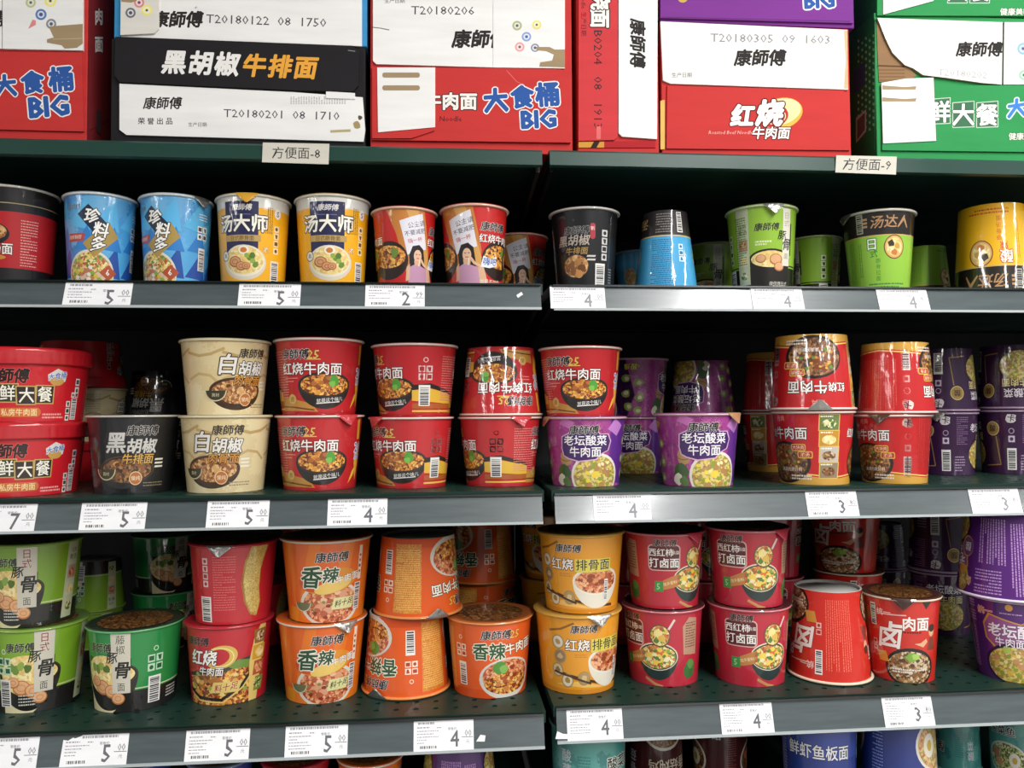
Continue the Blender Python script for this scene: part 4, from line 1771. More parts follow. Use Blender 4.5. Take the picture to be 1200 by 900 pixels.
# ------------------------------------------------------------------ flat printed things on a plane
def slab(name, pts, Yf, thick, key, art=None, parent=None, plane=None, edge=None):
    """Sheet of card or paper whose outline is pts (frame coordinates) on the plane y = Yf (or `plane`), with its print."""
    if plane is None:
        p0, n = Vector((0, Yf, 0)), Vector((0, 1, 0))
    else:
        p0, n = plane
    V, Fc, K = [], [], []
    fr = [at_plane(x, y, p0 - n * thick, n) for x, y in pts]
    bk = [q + n * thick for q in fr]
    m = len(pts)
    V += [tuple(q) for q in fr + bk]
    tri = tessellate_polygon([fr])
    for t in tri:
        Fc.append(tuple(t))
        K.append(key)
        Fc.append(tuple(m + i for i in t[::-1]))
        K.append(edge or key)
    for i in range(m):
        j = (i + 1) % m
        Fc.append((i, j, m + j, m + i))
        K.append(edge or key)
    if art:
        for poly, L, k in compress(art.polys):
            o = len(V)
            for u, v in poly:
                V.append(tuple(at_plane(u, -v, p0 - n * (thick + .00006 + L * .00002), n)))
            Fc.append(tuple(range(o, len(V))))
            K.append(k)
    me = finish(name, V, Fc, K, smooth=False)
    if parent:
        me.transform(Matrix.Translation(-parent.location))
    return link(name, me, parent)


def rail_plane(side, level):
    zt, zb = RAILS[side, level]
    a, b = Vector((0, RT_Y, zt)), Vector((0, RB_Y, zb + .002))
    d = (b - a).normalized()
    n = Vector((0, 1, 0)) - d * d.y
    n.normalize()
    return a, n, d


def tag(side, level, cx, w, price, cents, label, faint=False, torn=False, dz=0.0):
    a, n, d = rail_plane(side, level)
    zt, zb = RAILS[side, level]
    p = at_plane(cx, 450, a, n)
    # centre of the rail below / above this column of the frame
    py = 450
    for _ in range(4):
        q = at_plane(cx, py, a, n)
        py += (q.z - (zt + zb) / 2) * F / depth_of(q)
    c = at_plane(cx, py, a, n)
    W = w * depth_of(c) / F
    h = ((zt - zb) / abs(d.z) - .0045)
    up = -d
    u = W / 70
    art = Art()
    ink = '#8e8e94' if faint else '#68686e'
    hh = h / u / 2
    ink, dark = '#98989e', ink
    art.lines(-30, hh - 5.2, 24, hh - 2, ink, 4, 2.4, seed=int(cx))
    art.lines(-31, hh - 9, -16, hh - 7, ink, 3, 1.4, seed=int(cx) + 1)
    art.lines(-31, -hh + 8, -6, hh - 11, ink, 3.2, 1, seed=int(cx) + 2, fill=.4)
    art.lines(-8, hh - 9, -2, hh - 7.6, ink, 3, 1.2, seed=3)
    if not faint:
        art.barcode(-18, -hh + 4.6, 22, 4, False, '#e9e8e6', '#5c5c62')
    ink = dark
    art.text('零售价', 10, hh - 10, 3.6, ink, bold=.03)
    art.text(price, 13, -3.4, 25, ink, bold=.03, wx=.85)
    art.text(cents, 28.5, 2, 10.5, ink, bold=0, wx=.8)
    art.line([(21, -2.6), (34, -2.6)], .7, ink)
    art.text('元', 28, -7.4, 4.6, ink, bold=0)
    V, Fc, K = [], [], []
    ex = Vector((1, 0, 0))

    def P(x, y, off):
        return ex * x * u + up * y * u - n * off

    T = .0007
    pts = [(-35, -hh), (35, -hh), (35, hh), (-35, hh)]
    if torn:
        pts = [(-35, -hh), (35, -hh), (35, hh), (-13, hh), (-16, hh - 2), (-22, hh - 4), (-24, hh - 3), (-29, hh - 6), (-34, hh - 5)]
    m = len(pts)
    V += [P(x, y, T) for x, y in pts] + [P(x, y, .0001) for x, y in pts]
    paper = 'p#e8e8ea'
    for t in tessellate_polygon([[Vector((x, y, 0)) for x, y in pts]]):
        Fc.append(tuple(t))
        Fc.append(tuple(m + i for i in t[::-1]))
        K += [paper, paper]
    for i in range(m):
        j = (i + 1) % m
        Fc.append((i, j, m + j, m + i))
        K.append(paper)
    for poly, L, k in compress(art.polys):
        if torn and all(y > hh - 6 and x < -12 for x, y in poly):
            continue
        o = len(V)
        V += [P(x, min(max(y, -hh), hh), T + .00006 + L * .00002) for x, y in poly]
        Fc.append(tuple(range(o, len(V))))
        K.append('p' + k)
    me = finish('price_tag', [tuple(v) for v in V], Fc, K, smooth=False)
    o = link('price_tag', me, None, label=label, category='price tag', group='price tags on the shelf rails')
    o.location = c - n * .0002
    return o


def scrap(side, level, pts, label):
    a, n, d = rail_plane(side, level)
    o = slab('paper_scrap', pts, 0, .0008, 'p#e6e6e4', plane=(a - n * .0003, n))
    o['label'] = label
    o['category'] = 'paper scrap'
    return o


fl = link('floor', box_mesh('floor', -7, 7, -9, 1.5, -.05, 0, 'p#8f8d88'))
fl['kind'] = 'structure'
cl = link('ceiling', box_mesh('ceiling', -7, 7, -9, 1.5, EYE + 1.75, EYE + 1.8, 'p#8a8a86'))
cl['kind'] = 'structure'

# ------------------------------------------------------------------ cartons on the top shelf
YC = .022          # front of the cartons


def carton(name, label, x0, x1, ytop, ybot, key, group='noodle cartons on the top shelf', z=None, ztop=None, deep=.36, yf=YC, side=None):
    """Corrugated box standing on the shelf; x0, x1 = frame columns of its front edges."""
    ym = (ytop + ybot) / 2
    X0, X1 = at(x0, ym, yf).x, at(x1, ym, yf).x
    z = (Z_TOP + .001) if z is None else z
    zt = at((x0 + x1) / 2, ytop, yf).z if ztop is None else ztop
    e = empty(name, ((X0 + X1) / 2, yf + deep / 2, z), label, 'carton', group)
    me = box_mesh('box', X0, X1, yf, yf + deep, z, zt, key, .0012)
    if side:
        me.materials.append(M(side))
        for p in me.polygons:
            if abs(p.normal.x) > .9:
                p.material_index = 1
    me.transform(Matrix.Translation(-e.location))
    link('box', me, e)
    e['zt'] = 0
    del e['zt']
    return e, zt


def dots(a, pts):
    for x, y, r, c in pts:
        a.ell(x, -y, r, r, c)
        a.ring(x, -y, r * .6, r * .6, r * .2, 'p#e8e6e2')
        a.ell(x, -y, r * .22, r * .22, 'p#50506a')


def pt(a, t, x, y, size, key, edge=None, **k):
    k.setdefault('fat', k.get('bold', 0) >= .06)
    a.text(t, x, -y, size, 'p' + key, ('p' + edge) if edge else None, **k)


RED, WHITE, KRAFT = 'p#be3331', 'p#e6e5e3', 'p#9c8768'
BLUE = '#2c559c'
T = .0028

# red carton at the left edge
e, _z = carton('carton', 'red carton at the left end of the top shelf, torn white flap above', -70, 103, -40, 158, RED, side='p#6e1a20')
a = Art()
pt(a, '大', 6, 101, 27, BLUE, '#e8e6e2', ew=.1, bold=.07, rot=5)
pt(a, '食', 38, 97, 27, BLUE, '#e8e6e2', ew=.1, bold=.07, rot=5)
pt(a, '桶', 72, 93, 30, BLUE, '#e8e6e2', ew=.1, bold=.07, rot=5)
pt(a, 'BIG', 57, 124, 32, BLUE, '#e8e6e2', ew=.1, bold=.09, rot=5)
slab('lower_flap', [(-70, 61), (96, 61), (98, 154), (-70, 150)], YC, T, RED, a, e)
a = Art()
dots(a, ((36, 3, 6, 'p#b8c090'), (59, 1, 7, 'p#e8e080'), (48, 17, 6.6, 'p#6080b8'), (60, 28, 6, 'p#8a8c94')))
a.poly([(33, -34), (42, -29), (42, -24), (38, -23)], 'p#d88888')
a.poly([(57, -31), (97, -28), (97, -51), (90, -56), (76, -57), (72, -53), (55, -50), (55, -46), (63, -44)], KRAFT)
a.line([(62, -46), (96, -45)], 1, 'p#b8a480')
slab('upper_flap', [(3, -40), (97, -40), (97, 59), (3, 57)], YC, T + .0006, WHITE, a, e)
a = Art()
pt(a, '師傅', -14, 22, 20, '#2a2626', bold=.05, shear=.1)
slab('inner_flap', [(-70, -40), (2, -40), (2, 57), (-70, 54)], YC, T, WHITE, a, e)

a = Art()
X = at(103, 60, YC).x
pt(a, '面', 116, 52, 20, '#c8b8b4', '#1c1416', ew=.1, bold=.06, wx=.5)
pt(a, '肉', 116, 20, 20, '#c8b8b4', '#1c1416', ew=.1, bold=.06, wx=.5)
a.poly([(113, -128), (119, -132), (118, -158), (113, -154)], 'p#3a2a2c')
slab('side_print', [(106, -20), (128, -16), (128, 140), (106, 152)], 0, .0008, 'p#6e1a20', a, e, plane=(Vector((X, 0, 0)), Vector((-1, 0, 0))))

# black carton with a white lower flap
e, zt = carton('carton', 'black carton with white lower flap stamped T20180201 08 1710', 130, 428, 50, 163, 'p#1d1b1e')
a = Art()
for i, ch in enumerate('黑胡椒'):
    pt(a, ch, 203 + i * 31, 73 + i * 1.2, 29, '#e6e4e0', bold=.06, shear=.15, rot=-2)
for i, ch in enumerate('牛排面'):
    pt(a, ch, 297 + i * 30, 77 + i * 1.2, 28, '#e2a03c', bold=.06, shear=.15, rot=-2)
a.line([(408, -59), (416, -60)], .8, 'p#8a8888')
slab('upper_flap', [(135, 43), (150, 43.5), (414, 54), (421, 60), (420, 100), (414, 107), (350, 106), (140, 96), (134, 88)], YC, T + .002, 'p#1d1b1e', a, e)
a = Art()
pt(a, '康師傅', 190, 121, 15, '#2a2626', bold=.06, shear=.12)
pt(a, '荣 誉 出 品', 182, 142, 8.5, '#3a3638', bold=.02)
pt(a, '生产日期:', 232, 146, 5.5, '#3a3638', bold=.03)
pt(a, 'T20180201  08  1710', 330, 134, 13.5, '#4a484e', bold=.0, wx=1.16, rot=-1.5)
a.lines(340, -122, 405, -113, 'p#b8b6b4', 3, 1.6, seed=3, vertical=True)
a.blob(418, -146, 5, 'p#a08c60', 3)
a.blob(422, -138, 3, 'p#5a4c38', 4)
a.line([(388, -154), (410, -153)], 3, 'p#b0a27c')
slab('lower_flap', [(140, 98), (345, 108), (425, 114), (428, 152), (426, 166), (148, 158), (140, 152)], YC, T, WHITE, a, e)
slab('glued_strip', [(382, 107), (416, 109), (416, 116), (382, 115)], YC - T, .0012, WHITE, None, e)

# blue carton on top of it
e, _z = carton('carton', 'blue carton lying on the black one, white flap stamped T20180122', 134, 430, -60, 50, 'p#3a8cc0', z=zt + .0005, deep=.34)
a = Art()
pt(a, '康師傅', 207, 23, 20, '#2a2626', bold=.06, shear=.12)
pt(a, '®', 230, 9, 5, '#3a3638', bold=0)
pt(a, 'T20180122  08  1750', 312, 24, 14.5, '#4a484e', bold=0, wx=1.12, rot=-2)
slab('front_flap', [(142, -50), (424, -50), (424, 54), (142, 43)], YC, T, WHITE, a, e)
a = Art()
dots(a, ((153, 15, 6, 'p#70727a'), (172, 12, 6.6, 'p#e8e080'), (163, 3, 6, 'p#d88890')))
a.poly([(142, 3), (160, 4), (160, -1), (154, -3), (142, -2)], KRAFT)
slab('torn_flap', [(142, -50), (186, -50), (186, 34), (181, 39), (141, 41)], YC - T, T, 'p#d8d4cc', a, e)

# red carton with peeled tape paper
e, _z = carton('carton', 'red carton with a peeled white paper strip at its lower left', 434, 670, -50, 167, RED)
a = Art()
pt(a, '生产日期:', 463, 1, 6, '#3a3638', bold=.03)
pt(a, 'T20180206', 519, 12, 14, '#4a484e', bold=0, wx=1.16, rot=-.5)
pt(a, '康師傅', 562, 46, 22, '#2a2626', bold=.06, shear=.12)
a.line([(437, -32), (446, -33), (456, -35)], 1, 'p#6a5c4c')
slab('upper_flap', [(437, -50), (580, -50), (580, 79), (441, 75), (437, 71)], YC, T, WHITE, a, e)
a = Art()
dots(a, ((606, 30, 5.6, 'p#a8b088'), (629, 29, 5.4, 'p#e0d878'), (617, 43, 5.6, 'p#88a0d0'), (609, 55, 5.6, 'p#e0a0a0'), (627, 56, 5, 'p#9094a8')))
a.poly([(628, -55), (644, -55), (650, -58), (662, -58), (662, -79), (632, -78), (633, -73), (647, -71), (649, -64), (640, -60), (629, -59)], KRAFT)
slab('torn_flap', [(578, -50), (662, -50), (662, 80), (578, 79)], YC - .0006, T, WHITE, a, e)
a = Art()
pt(a, '牛肉面', 528, 119, 21, '#e8e4de', '#2a1416', ew=.08, bold=.06)
pt(a, 'Noodle', 528, 139, 8.6, '#2a1416', bold=0)
pt(a, '大', 581, 118, 29, BLUE, '#e8e6e2', ew=.1, bold=.07, rot=4)
pt(a, '食', 612, 114, 27, BLUE, '#e8e6e2', ew=.1, bold=.07, rot=4)
pt(a, '桶', 642, 111, 29, BLUE, '#e8e6e2', ew=.1, bold=.07, rot=4)
pt(a, 'BIG', 631, 139, 28, BLUE, '#e8e6e2', ew=.1, bold=.1, rot=3)
a.line([(594, -83), (606, -96), (614, -99)], .8, 'p#d86a70')
slab('lower_flap', [(436, 78), (650, 81), (664, 82), (669, 90), (669, 167), (436, 164)], YC, T + .001, RED, a, e)
a = Art()
for y in (88, 103):
    a.rrect(448, -y - 3, 492, -y + 3, 2.6, KRAFT)
slab('peeled_paper', [(442, 79), (510, 79), (510, 149), (443, 155)], YC - T - .001, .0011, WHITE, a, e)
slab('glue_flap', [(436, 162), (442, 156), (509, 150), (509, 153), (482, 162)], YC - T - .001, .002, RED, None, e)

# carton on end
e, _z = carton('carton', 'red and white carton standing on end, stamped B0204 08 1913', 676, 771, -60, 172, RED, z=Z_TOP + .0015)
a = Art()
pt(a, '面', 703, 21, 24, '#e8e4de', '#2a1416', ew=.08, bold=.06, rot=-90, wx=1)
pt(a, '烧', 703, 0, 24, '#e8e4de', '#2a1416', ew=.08, bold=.06, rot=-90, wx=1)
pt(a, 'Noodle  生产日期:', 684, 16, 7, '#5a1a1e', bold=0, rot=-90)
pt(a, 'B0204   08   1913', 701, 93, 13.5, '#3a2a30', bold=0, rot=-90, wx=1.2)
a.rect(699, -163, 704, -148, 'p#d86a68')
slab('left_flap', [(678, -60), (724, -60), (724, 160), (720, 164), (678, 165)], YC, T, 'p#c63a3e', a, e)
a = Art()
pt(a, '康師傅', 747, 50, 19, '#2a2626', bold=.06, shear=.12, rot=-90)
slab('right_flap', [(725, -60), (771, -60), (770, 163), (729, 160), (725, 156)], YC, T, WHITE, a, e)
a = Art()
a.rect(678, -173, 708, -166, 'p#c8903c')
a.conv([(692, -173), (699, -173), (703, -166), (696, -166)], 'p#2a201c')
slab('bottom_print', [(678, 166), (768, 165), (768, 173), (678, 173)], YC, .0012, 'p#a82028', a, e)

# red carton with the white half
e, zt = carton('carton', 'red carton with white upper flap stamped T20180305 09 1603', 775, 996, 30, 177, RED, z=Z_TOP + .0015)
a = Art()
pt(a, 'T20180305  09  1603', 903, 45, 14, '#8a888c', bold=0, wx=1.16, rot=-1)
pt(a, '康師傅', 890, 68, 20, '#2a2626', bold=.06, shear=.12)
pt(a, '生产日期', 799, 88, 6, '#5a5658', bold=.02)
a.poly([(989, -36), (993, -36), (994, -104), (989, -104), (991, -70)], 'p#c8b088')
slab('upper_flap', [(774, 25), (993, 35), (994, 105), (786, 98), (777, 94)], YC, T, 'p#e4e2de', a, e)
a = Art()
a.ell(915, -133, 26, 18, 'p#dcb04c', rot=14)
a.ell(915, -131, 24, 15, 'p#ecdca0', rot=14)
a.ell(907, -136, 17, 13, 'p#c02c33', rot=14)
a.ring(907, -136, 14, 10, 1, 'p#ecdca0')
pt(a, '红', 869, 136, 27, '#eeeae4', '#5a1a1c', ew=.1, bold=.07, shear=.15)
pt(a, '烧', 901, 133, 32, '#eeeae4', '#5a1a1c', ew=.1, bold=.07, shear=.15)
pt(a, '牛肉面', 903, 156, 15, '#eeeae4', '#5a1a1c', ew=.12, bold=.08, shear=.12)
pt(a, 'Roasted Beef Noodle', 856, 155, 6, '#eeb0a8', bold=0, shear=.2)
slab('lower_flap', [(782, 100), (988, 106), (995, 112), (996, 176), (781, 174)], YC, T - .0005, RED, a, e)
slab('side_print', [(774, 118), (779, 117), (779, 175), (774, 175)], YC, .0012, 'p#d8b060', None, e)

# purple carton
e, _z = carton('carton', 'purple carton on top of the red carton in the right bay', 773, 1000, -70, 28, 'p#6e2c80', z=zt + .001, deep=.34)
a = Art()
pt(a, 'BIG', 960, 0, 24, BLUE, '#e8e6e2', ew=.12, bold=.1, rot=3)
a.ell(800, 0, 5, 3, 'p#c0a050')
a.line([(776, -20), (996, -25)], 1, 'p#5a2068')
slab('lower_flap', [(774, -70), (999, -70), (1000, 27), (774, 21)], YC, T, 'p#752f88', a, e)

# green cartons
GRN = 'p#2c8a4c'
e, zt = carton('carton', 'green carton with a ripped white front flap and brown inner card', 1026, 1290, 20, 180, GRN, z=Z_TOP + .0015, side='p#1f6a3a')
a = Art()
pt(a, '康師傅', 1147, 58, 18, '#2a2626', bold=.06, shear=.12)
pt(a, 'T20180202', 1128, 86, 11, '#a8a6a8', bold=0, wx=1.16, rot=-4)
b = Art()
X = at(1026, 100, YC).x
for i in range(5):
    for j in range(14):
        b.ell(1006 + i * 4.4, -48 - j * 8 - (i % 2) * 4 + i * 1.5, 1.1, 1.8, 'p#7ab88a')
b.conv([(1000, -112), (1014, -98), (1014, -70), (1000, -84)], 'p#2c4a66')
b.conv([(1003, -168), (1015, -154), (1015, -128), (1003, -138)], 'p#9ab8a0')
b.conv([(1004.5, -164), (1013.5, -152), (1013.5, -132), (1004.5, -141)], 'p#5a5a50')
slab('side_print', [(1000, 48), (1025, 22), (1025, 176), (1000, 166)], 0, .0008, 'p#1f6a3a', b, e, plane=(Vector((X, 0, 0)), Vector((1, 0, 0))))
slab('ripped_flap', [(1028, 21), (1175, 26), (1174, 99), (1150, 97), (1108, 91), (1082, 88), (1070, 80), (1060, 76), (1046, 62), (1038, 46), (1031, 28)], YC, T + .001, 'p#e4e2de', a, e, edge=KRAFT)
a = Art()
dots(a, ((1199, 57, 7, 'p#88b0e0'), (1200, 88, 6, 'p#90c0a0')))
slab('upper_flap', [(1177, 26), (1290, 26), (1290, 99), (1176, 99)], YC, T, 'p#e4e2de', a, e, edge=KRAFT)
a = Art()
for k in range(4):
    a.line([(1030, -82 - k * 4), (1060, -82 - k * 4)], 1, 'p#6a4e34')
a.line([(1029, -77), (1060, -78)], 1.6, 'p#4a3624')
slab('inner_card', [(1027, 26), (1040, 50), (1062, 77), (1074, 88), (1066, 95), (1030, 96)], YC, .001, 'p#8a6a4a', a, e)
a = Art()
for i, ch in enumerate('鲜大餐'):
    x, y, h = 1101 + i * 28, 131 + (0, 4, 4)[i], 15
    a.conv([(x - 13, -y - h), (x + 13, -y - h + 1), (x + 13, -y + h + 2), (x - 13, -y + h)], 'p#b8c8b8')
    a.conv([(x - 12, -y - h + 1), (x + 12, -y - h + 2), (x + 12, -y + h + 1), (x - 12, -y + h - 1)], 'p#3c6a4c')
    pt(a, ch, x, y, 27, '#e8ece4', '#28402e', ew=.04, bold=.05)
pt(a, '大食桶', 1212, 124, 22, '#3c78c0', '#c8d8ea', ew=.12, bold=.08, shear=.2, rot=8)
pt(a, '健康美味', 1200, 160, 9, '#e8e4da', '#1c4a2c', ew=.1, bold=.04)
slab('lower_flap', [(1034, 100), (1290, 100), (1290, 179), (1034, 176)], YC, T, GRN, a, e)
a = Art()
for y in (103, 117):
    a.poly([(1034, -y - 2), (1073, -y - 2), (1074, -y + 2), (1060, -y + 1), (1034, -y + 3)], KRAFT)
slab('peeled_paper', [(1033, 97), (1062, 92), (1094, 91), (1097, 165), (1035, 168)], YC - T, .0011, 'p#e4e2de', a, e)

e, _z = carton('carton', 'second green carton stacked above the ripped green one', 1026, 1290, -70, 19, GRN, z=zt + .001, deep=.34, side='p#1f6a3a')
a = Art()
for i, ch in enumerate('大餐'):
    x = 1122 + i * 26
    a.rect(x - 12, -4, x + 12, 26, 'p#b8c8b8')
    a.rect(x - 11, -3, x + 11, 25, 'p#3c6a4c')
    pt(a, ch, x, -10, 25, '#e8ece4', '#28402e', ew=.04, bold=.05)
pt(a, '健康美味', 1190, 14, 9, '#e8e4da', '#1c4a2c', ew=.1, bold=.04)
slab('front_flap', [(1028, -70), (1290, -70), (1290, 19), (1028, 18)], YC, T, GRN, a, e)
slab('peeled_paper', [(1035, -70), (1095, -70), (1094, 1), (1035, 17)], YC - T, .0011, 'p#e4e2de', None, e)

# stickers on the lip of the top shelf
for txt, x0, x1, y0, y1, lb in (('方便面-8', 308, 386, 167, 190, 'white paper sticker reading 方便面-8 on the top shelf edge'),
                                ('方便面-9', 980, 1051, 182, 202, 'white paper sticker reading 方便面-9 on the top shelf edge')):
    a = Art()
    pt(a, txt, (x0 + x1) / 2, (y0 + y1) / 2 + 1, 15, '#3a3838', bold=.01, rot=-1, shear=.1 if '9' in txt else 0)
    o = slab('shelf_sticker', [(x0, y0), (x1, y0 + 1.5), (x1 - 1, y1 + 2.5), (x0 - 1, y1)], -.0052, .0006, 'p#c8c4b8', a)
    o['label'], o['category'], o['group'] = lb, 'sticker', 'shelf number stickers'

# ------------------------------------------------------------------ price tags
tag('L', 'up', 115, 76, '5', '00', 'white price tag reading 5 00 under the two blue cups')
tag('L', 'up', 316, 71, '5', '00', 'white price tag reading 5 00 under the yellow cups')
tag('L', 'up', 463, 69, '2', '99', 'white price tag reading 2 99, the only one with that price')
tag('R', 'up', 677, 65, '4', '00', 'white price tag reading 4 00 under the black cup on the upper rail', True)
tag('R', 'up', 911, 62, '4', '00', 'white price tag reading 4 under the tall lime green cup', True)
tag('R', 'up', 1058, 62, '4', '80', 'white price tag reading 4 80 under the lime cup with black band', True)
tag('L', 'mid', 3, 75, '7', '00', 'white price tag reading 7 00 under the red lidded tubs')
tag('L', 'mid', 133, 74, '5', '00', 'white price tag reading 5 00 under the black bowl')
tag('L', 'mid', 279, 71, '5', '00', 'white price tag reading 5 00 under the cream bowls')
tag('L', 'mid', 419, 69, '4', '00', 'white price tag reading 4 00 under the red bowls of the middle shelf')
tag('R', 'mid', 729, 68, '4', '00', 'glaring white price tag under the purple bowls of the middle shelf', True)
tag('R', 'mid', 975, 62, '3', '80', 'white price tag reading 3 80 under the overturned red bowl pair')
tag('R', 'mid', 1166, 62, '3', '80', 'white price tag reading 3 80 at the right end of the middle rail', True)
tag('L', 'low', 6, 74, '5', '00', 'white price tag reading 5 00 under the lime bowls at lower left')
tag('L', 'low', 111, 75, '5', '00', 'torn white price tag reading 5 00 under the dark green bowl', torn=True)
tag('L', 'low', 255, 73, '5', '00', 'white price tag reading 5 00 under the red bowls of the lower shelf')
tag('L', 'low', 371, 72, '5', '00', 'white price tag reading 5 00 under the upright orange bowls')
tag('L', 'low', 520, 70, '4', '00', 'white price tag reading 4 00 under the wide orange bowl')
tag('R', 'low', 697, 66, '4', '00', 'white price tag reading 4 00 under the amber bowls')
tag('R', 'low', 875, 63, '4', '00', 'white price tag reading 4 00 under the tomato red bowls')
tag('R', 'low', 1064, 61, '3', '80', 'white price tag reading 3 80 under the scarlet bowl')
scrap('L', 'low', [(558, 869), (563, 861), (569, 862), (568, 869)], 'tiny white paper scrap beside the 4 00 tag on the lower rail')
scrap('R', 'low', [(651, 866), (653, 857), (660, 860), (690, 862), (690, 866)], 'torn white paper edge at the left end of the right lower rail')
scrap('L', 'up', [(605, 346), (611, 342), (613, 345), (607, 349)], 'small white fleck on the upper left rail')

# ------------------------------------------------------------------ cups, upper shelf
U = Z_UP
G = 'cups on the upper shelf'


def up(key, cx, w, label, Y=.075, name='noodle_cup', **k):
    return cup(key, name, 'noodle cup', cx, w, label, k.pop('group', G), z=U - (.001 if cx > 640 else 0), Y=Y, **k)


up('ember_cup', 16, 114, 'large black cup with a red band at the left end of upper shelf', .085, hs=1.0, lx=-4)
up('blue_cup', 117.5, 91, 'light blue cup beside the black and red cup', rot=0, lx=113, group='blue cups')
up('blue_cup', 206.5, 90, 'light blue cup with torn foil tab, next to the yellow cups', lx=186, tab=(42, 'foil'), group='blue cups')
up('yellow_cup', 297, 91, 'yellow cup with yellow pull tab, next to the blue cups', lx=283, tab=(-10, '#d8a030'), group='yellow cups')
up('yellow_cup', 390, 91, 'yellow cup next to the red cups', lx=384, group='yellow cups')
up('photo_cup', 474, 79, 'red cup with a woman printed, nearest the yellow cups', .07, lx=489, group='red cups with a printed woman')
up('photo_cup', 556, 82, 'red cup with a woman printed, middle one of three', .07, lx=545, group='red cups with a printed woman')
up('photo_cup', 609, 68, 'red cup with a woman printed, standing back by the bay gap', .20, lx=611, group='red cups with a printed woman')
up('black_cup', 685, 84, 'black cup with barcode at the left end of the right bay', .075, lx=679)
up('sky_cup', 748, 60, 'dark cup in shadow behind the overturned sky blue cup', .30, lx=775)
up('sky_cup', 780, 79, 'overturned sky blue and black cup with shiny wrap', .075, inv=True, lx=775)
up('lime_cup', 838, 72, 'dark green cup in shadow behind the overturned blue cup', .32, rot=150)
up('lime_cup', 893, 87, 'tall lime green cup with black base and picture strip', .08, lx=900, tab=(20, 'foil'))
up('lime_cup', 955, 67, 'lime green cup standing back with barcode to the front', .17, rot=-82)
up('band_cup', 1030, 91, 'lime green cup with black upper band', .08, lx=1040, tab=(-58, 'foil'))
up('band_cup', 1084, 66, 'overturned lime and black cup behind the banded lime cup', .19, inv=True, rot=70)
up('gold_cup', 1163, 100, 'overturned golden yellow cup with black band', .085, inv=True, lx=1160)
up('gold_cup', 1206, 66, 'golden and dark cup at the right frame edge', .27, rot=30)

# ------------------------------------------------------------------ bowls, middle shelf
B, BC = 'noodle_bowl', 'noodle bowl'
m = Z_MID


def mid(key, cx, w, yb, label, group, **k):
    return cup(key, k.pop('name', B), k.pop('cat', BC), cx, w, label, group, z=m, yb=yb, **k)


def over(o, key, cx, w, label, group, **k):
    return cup(key, k.pop('name', B), k.pop('cat', BC), cx, w, label, group, on=o, **k)


g = 'red lidded tubs'
c0 = mid('lidded_tub', 22, 167, 583, 'red lidded tub at the left end, bottom of the front stack', g, name='noodle_tub', cat='noodle tub', lx=20)
over(c0, 'lidded_tub', 27, 168, 'red lidded tub at the left end, upper one of the front stack', g, name='noodle_tub', cat='noodle tub', lx=22)
c0 = mid('lidded_tub', 84, 102, 0, 'red lidded tub standing upright behind the black bowl', g, name='noodle_tub', cat='noodle tub', Y=.27, rot=120, hs=.9)
c1 = over(c0, 'cream_bowl', 112, 78, 'cream bowl in shadow between the red tub and the black bowls', 'cream bowls', rot=-100)
over(c1, 'lidded_tub', 95, 108, 'overturned red tub in shadow, topmost at the left end', g, name='noodle_tub', cat='noodle tub', inv=True, rot=-82)
g = 'black bowls'
mid('black_bowl', 157, 115, 579, 'black bowl in front, gold and silver characters', g, lx=156)
c0 = mid('black_bowl', 182, 78, 0, 'black bowl hidden in shadow under an overturned one', g, Y=.34, rot=20)
over(c0, 'black_bowl', 185, 78, 'overturned black bowl in shadow behind the black front bowl', g, Y=.34, inv=True, lx=170)
g = 'cream bowls'
c0 = mid('cream_bowl', 265, 112, 578, 'cream bowl, lower one of the stack, title to the left', g, lx=256)
over(c0, 'cream_bowl', 264.5, 110, 'cream bowl, upper one of the stack, barcode at its left', g, lx=286)
g = 'red bowls with black bowl picture'
c0 = mid('red_bowl', 375, 106, 575, 'lower red bowl with foil tab, stack next to the cream bowls', g, lx=369, tab=(38, '#b8343a'))
over(c0, 'red_bowl', 374, 108, 'upper red bowl of the stack next to the cream bowls', g, lx=373)
c0 = mid('red_bowl', 482, 101, 573, 'lower red bowl of the second stack from the cream bowls', g, rot=154, tab=(-55, '#b8343a'))
over(c0, 'red_bowl', 486, 103, 'upper red bowl of the second stack, barcode in front', g, rot=130)
c0 = mid('red_bowl', 586, 99, 571, 'lower red bowl under the overturned red one', g, rot=109, tab=(30, '#b8343a'))
over(c0, 'red_bowl', 587, 98, 'overturned red bowl with upside down picture, end of left bay', g, inv=True, rot=177)
g = 'purple bowls'
c0 = mid('purple_bowl', 686, 98, 571, 'purple bowl under the red bowl beside the bay gap', g, lx=686, tab=(-70, '#a87a58'))
over(c0, 'red_bowl', 680, 99, 'red bowl stacked on a purple bowl', 'red bowls with black bowl picture', lx=678)
c0 = mid('purple_bowl', 742, 80, 0, 'purple bowl in shadow between the two front purple bowls', g, Y=.28, lx=738)
over(c0, 'purple_bowl', 743, 83, 'purple bowl behind the red one, leaf pattern in front', g, rot=86)
c1 = mid('purple_bowl', 817, 103, 571, 'purple bowl in front, plain foil rim, under the dark overturned one', g, lx=826, tab=(60, '#a87a58'))
c0 = mid('purple_bowl', 825, 76, 0, 'purple bowl hidden at the back under the overturned purple one', g, Y=.28, rot=40)
over(c0, 'purple_bowl', 823, 82, 'overturned purple bowl in shadow behind the front purple bowl', g, inv=True, rot=-35)
g = 'red bowls with picture strip'
c0 = mid('strip_bowl', 908, 82, 0, 'shadowed red bowl at the back, lower one, with picture strip', g, Y=.28, rot=-110)
over(c0, 'strip_bowl', 908, 82, 'shadowed overturned red bowl at the back of the red stacks', g, inv=True, rot=215)
c0 = mid('strip_bowl', 953, 101, 569, 'red bowl with four picture squares in front', g, rot=-55)
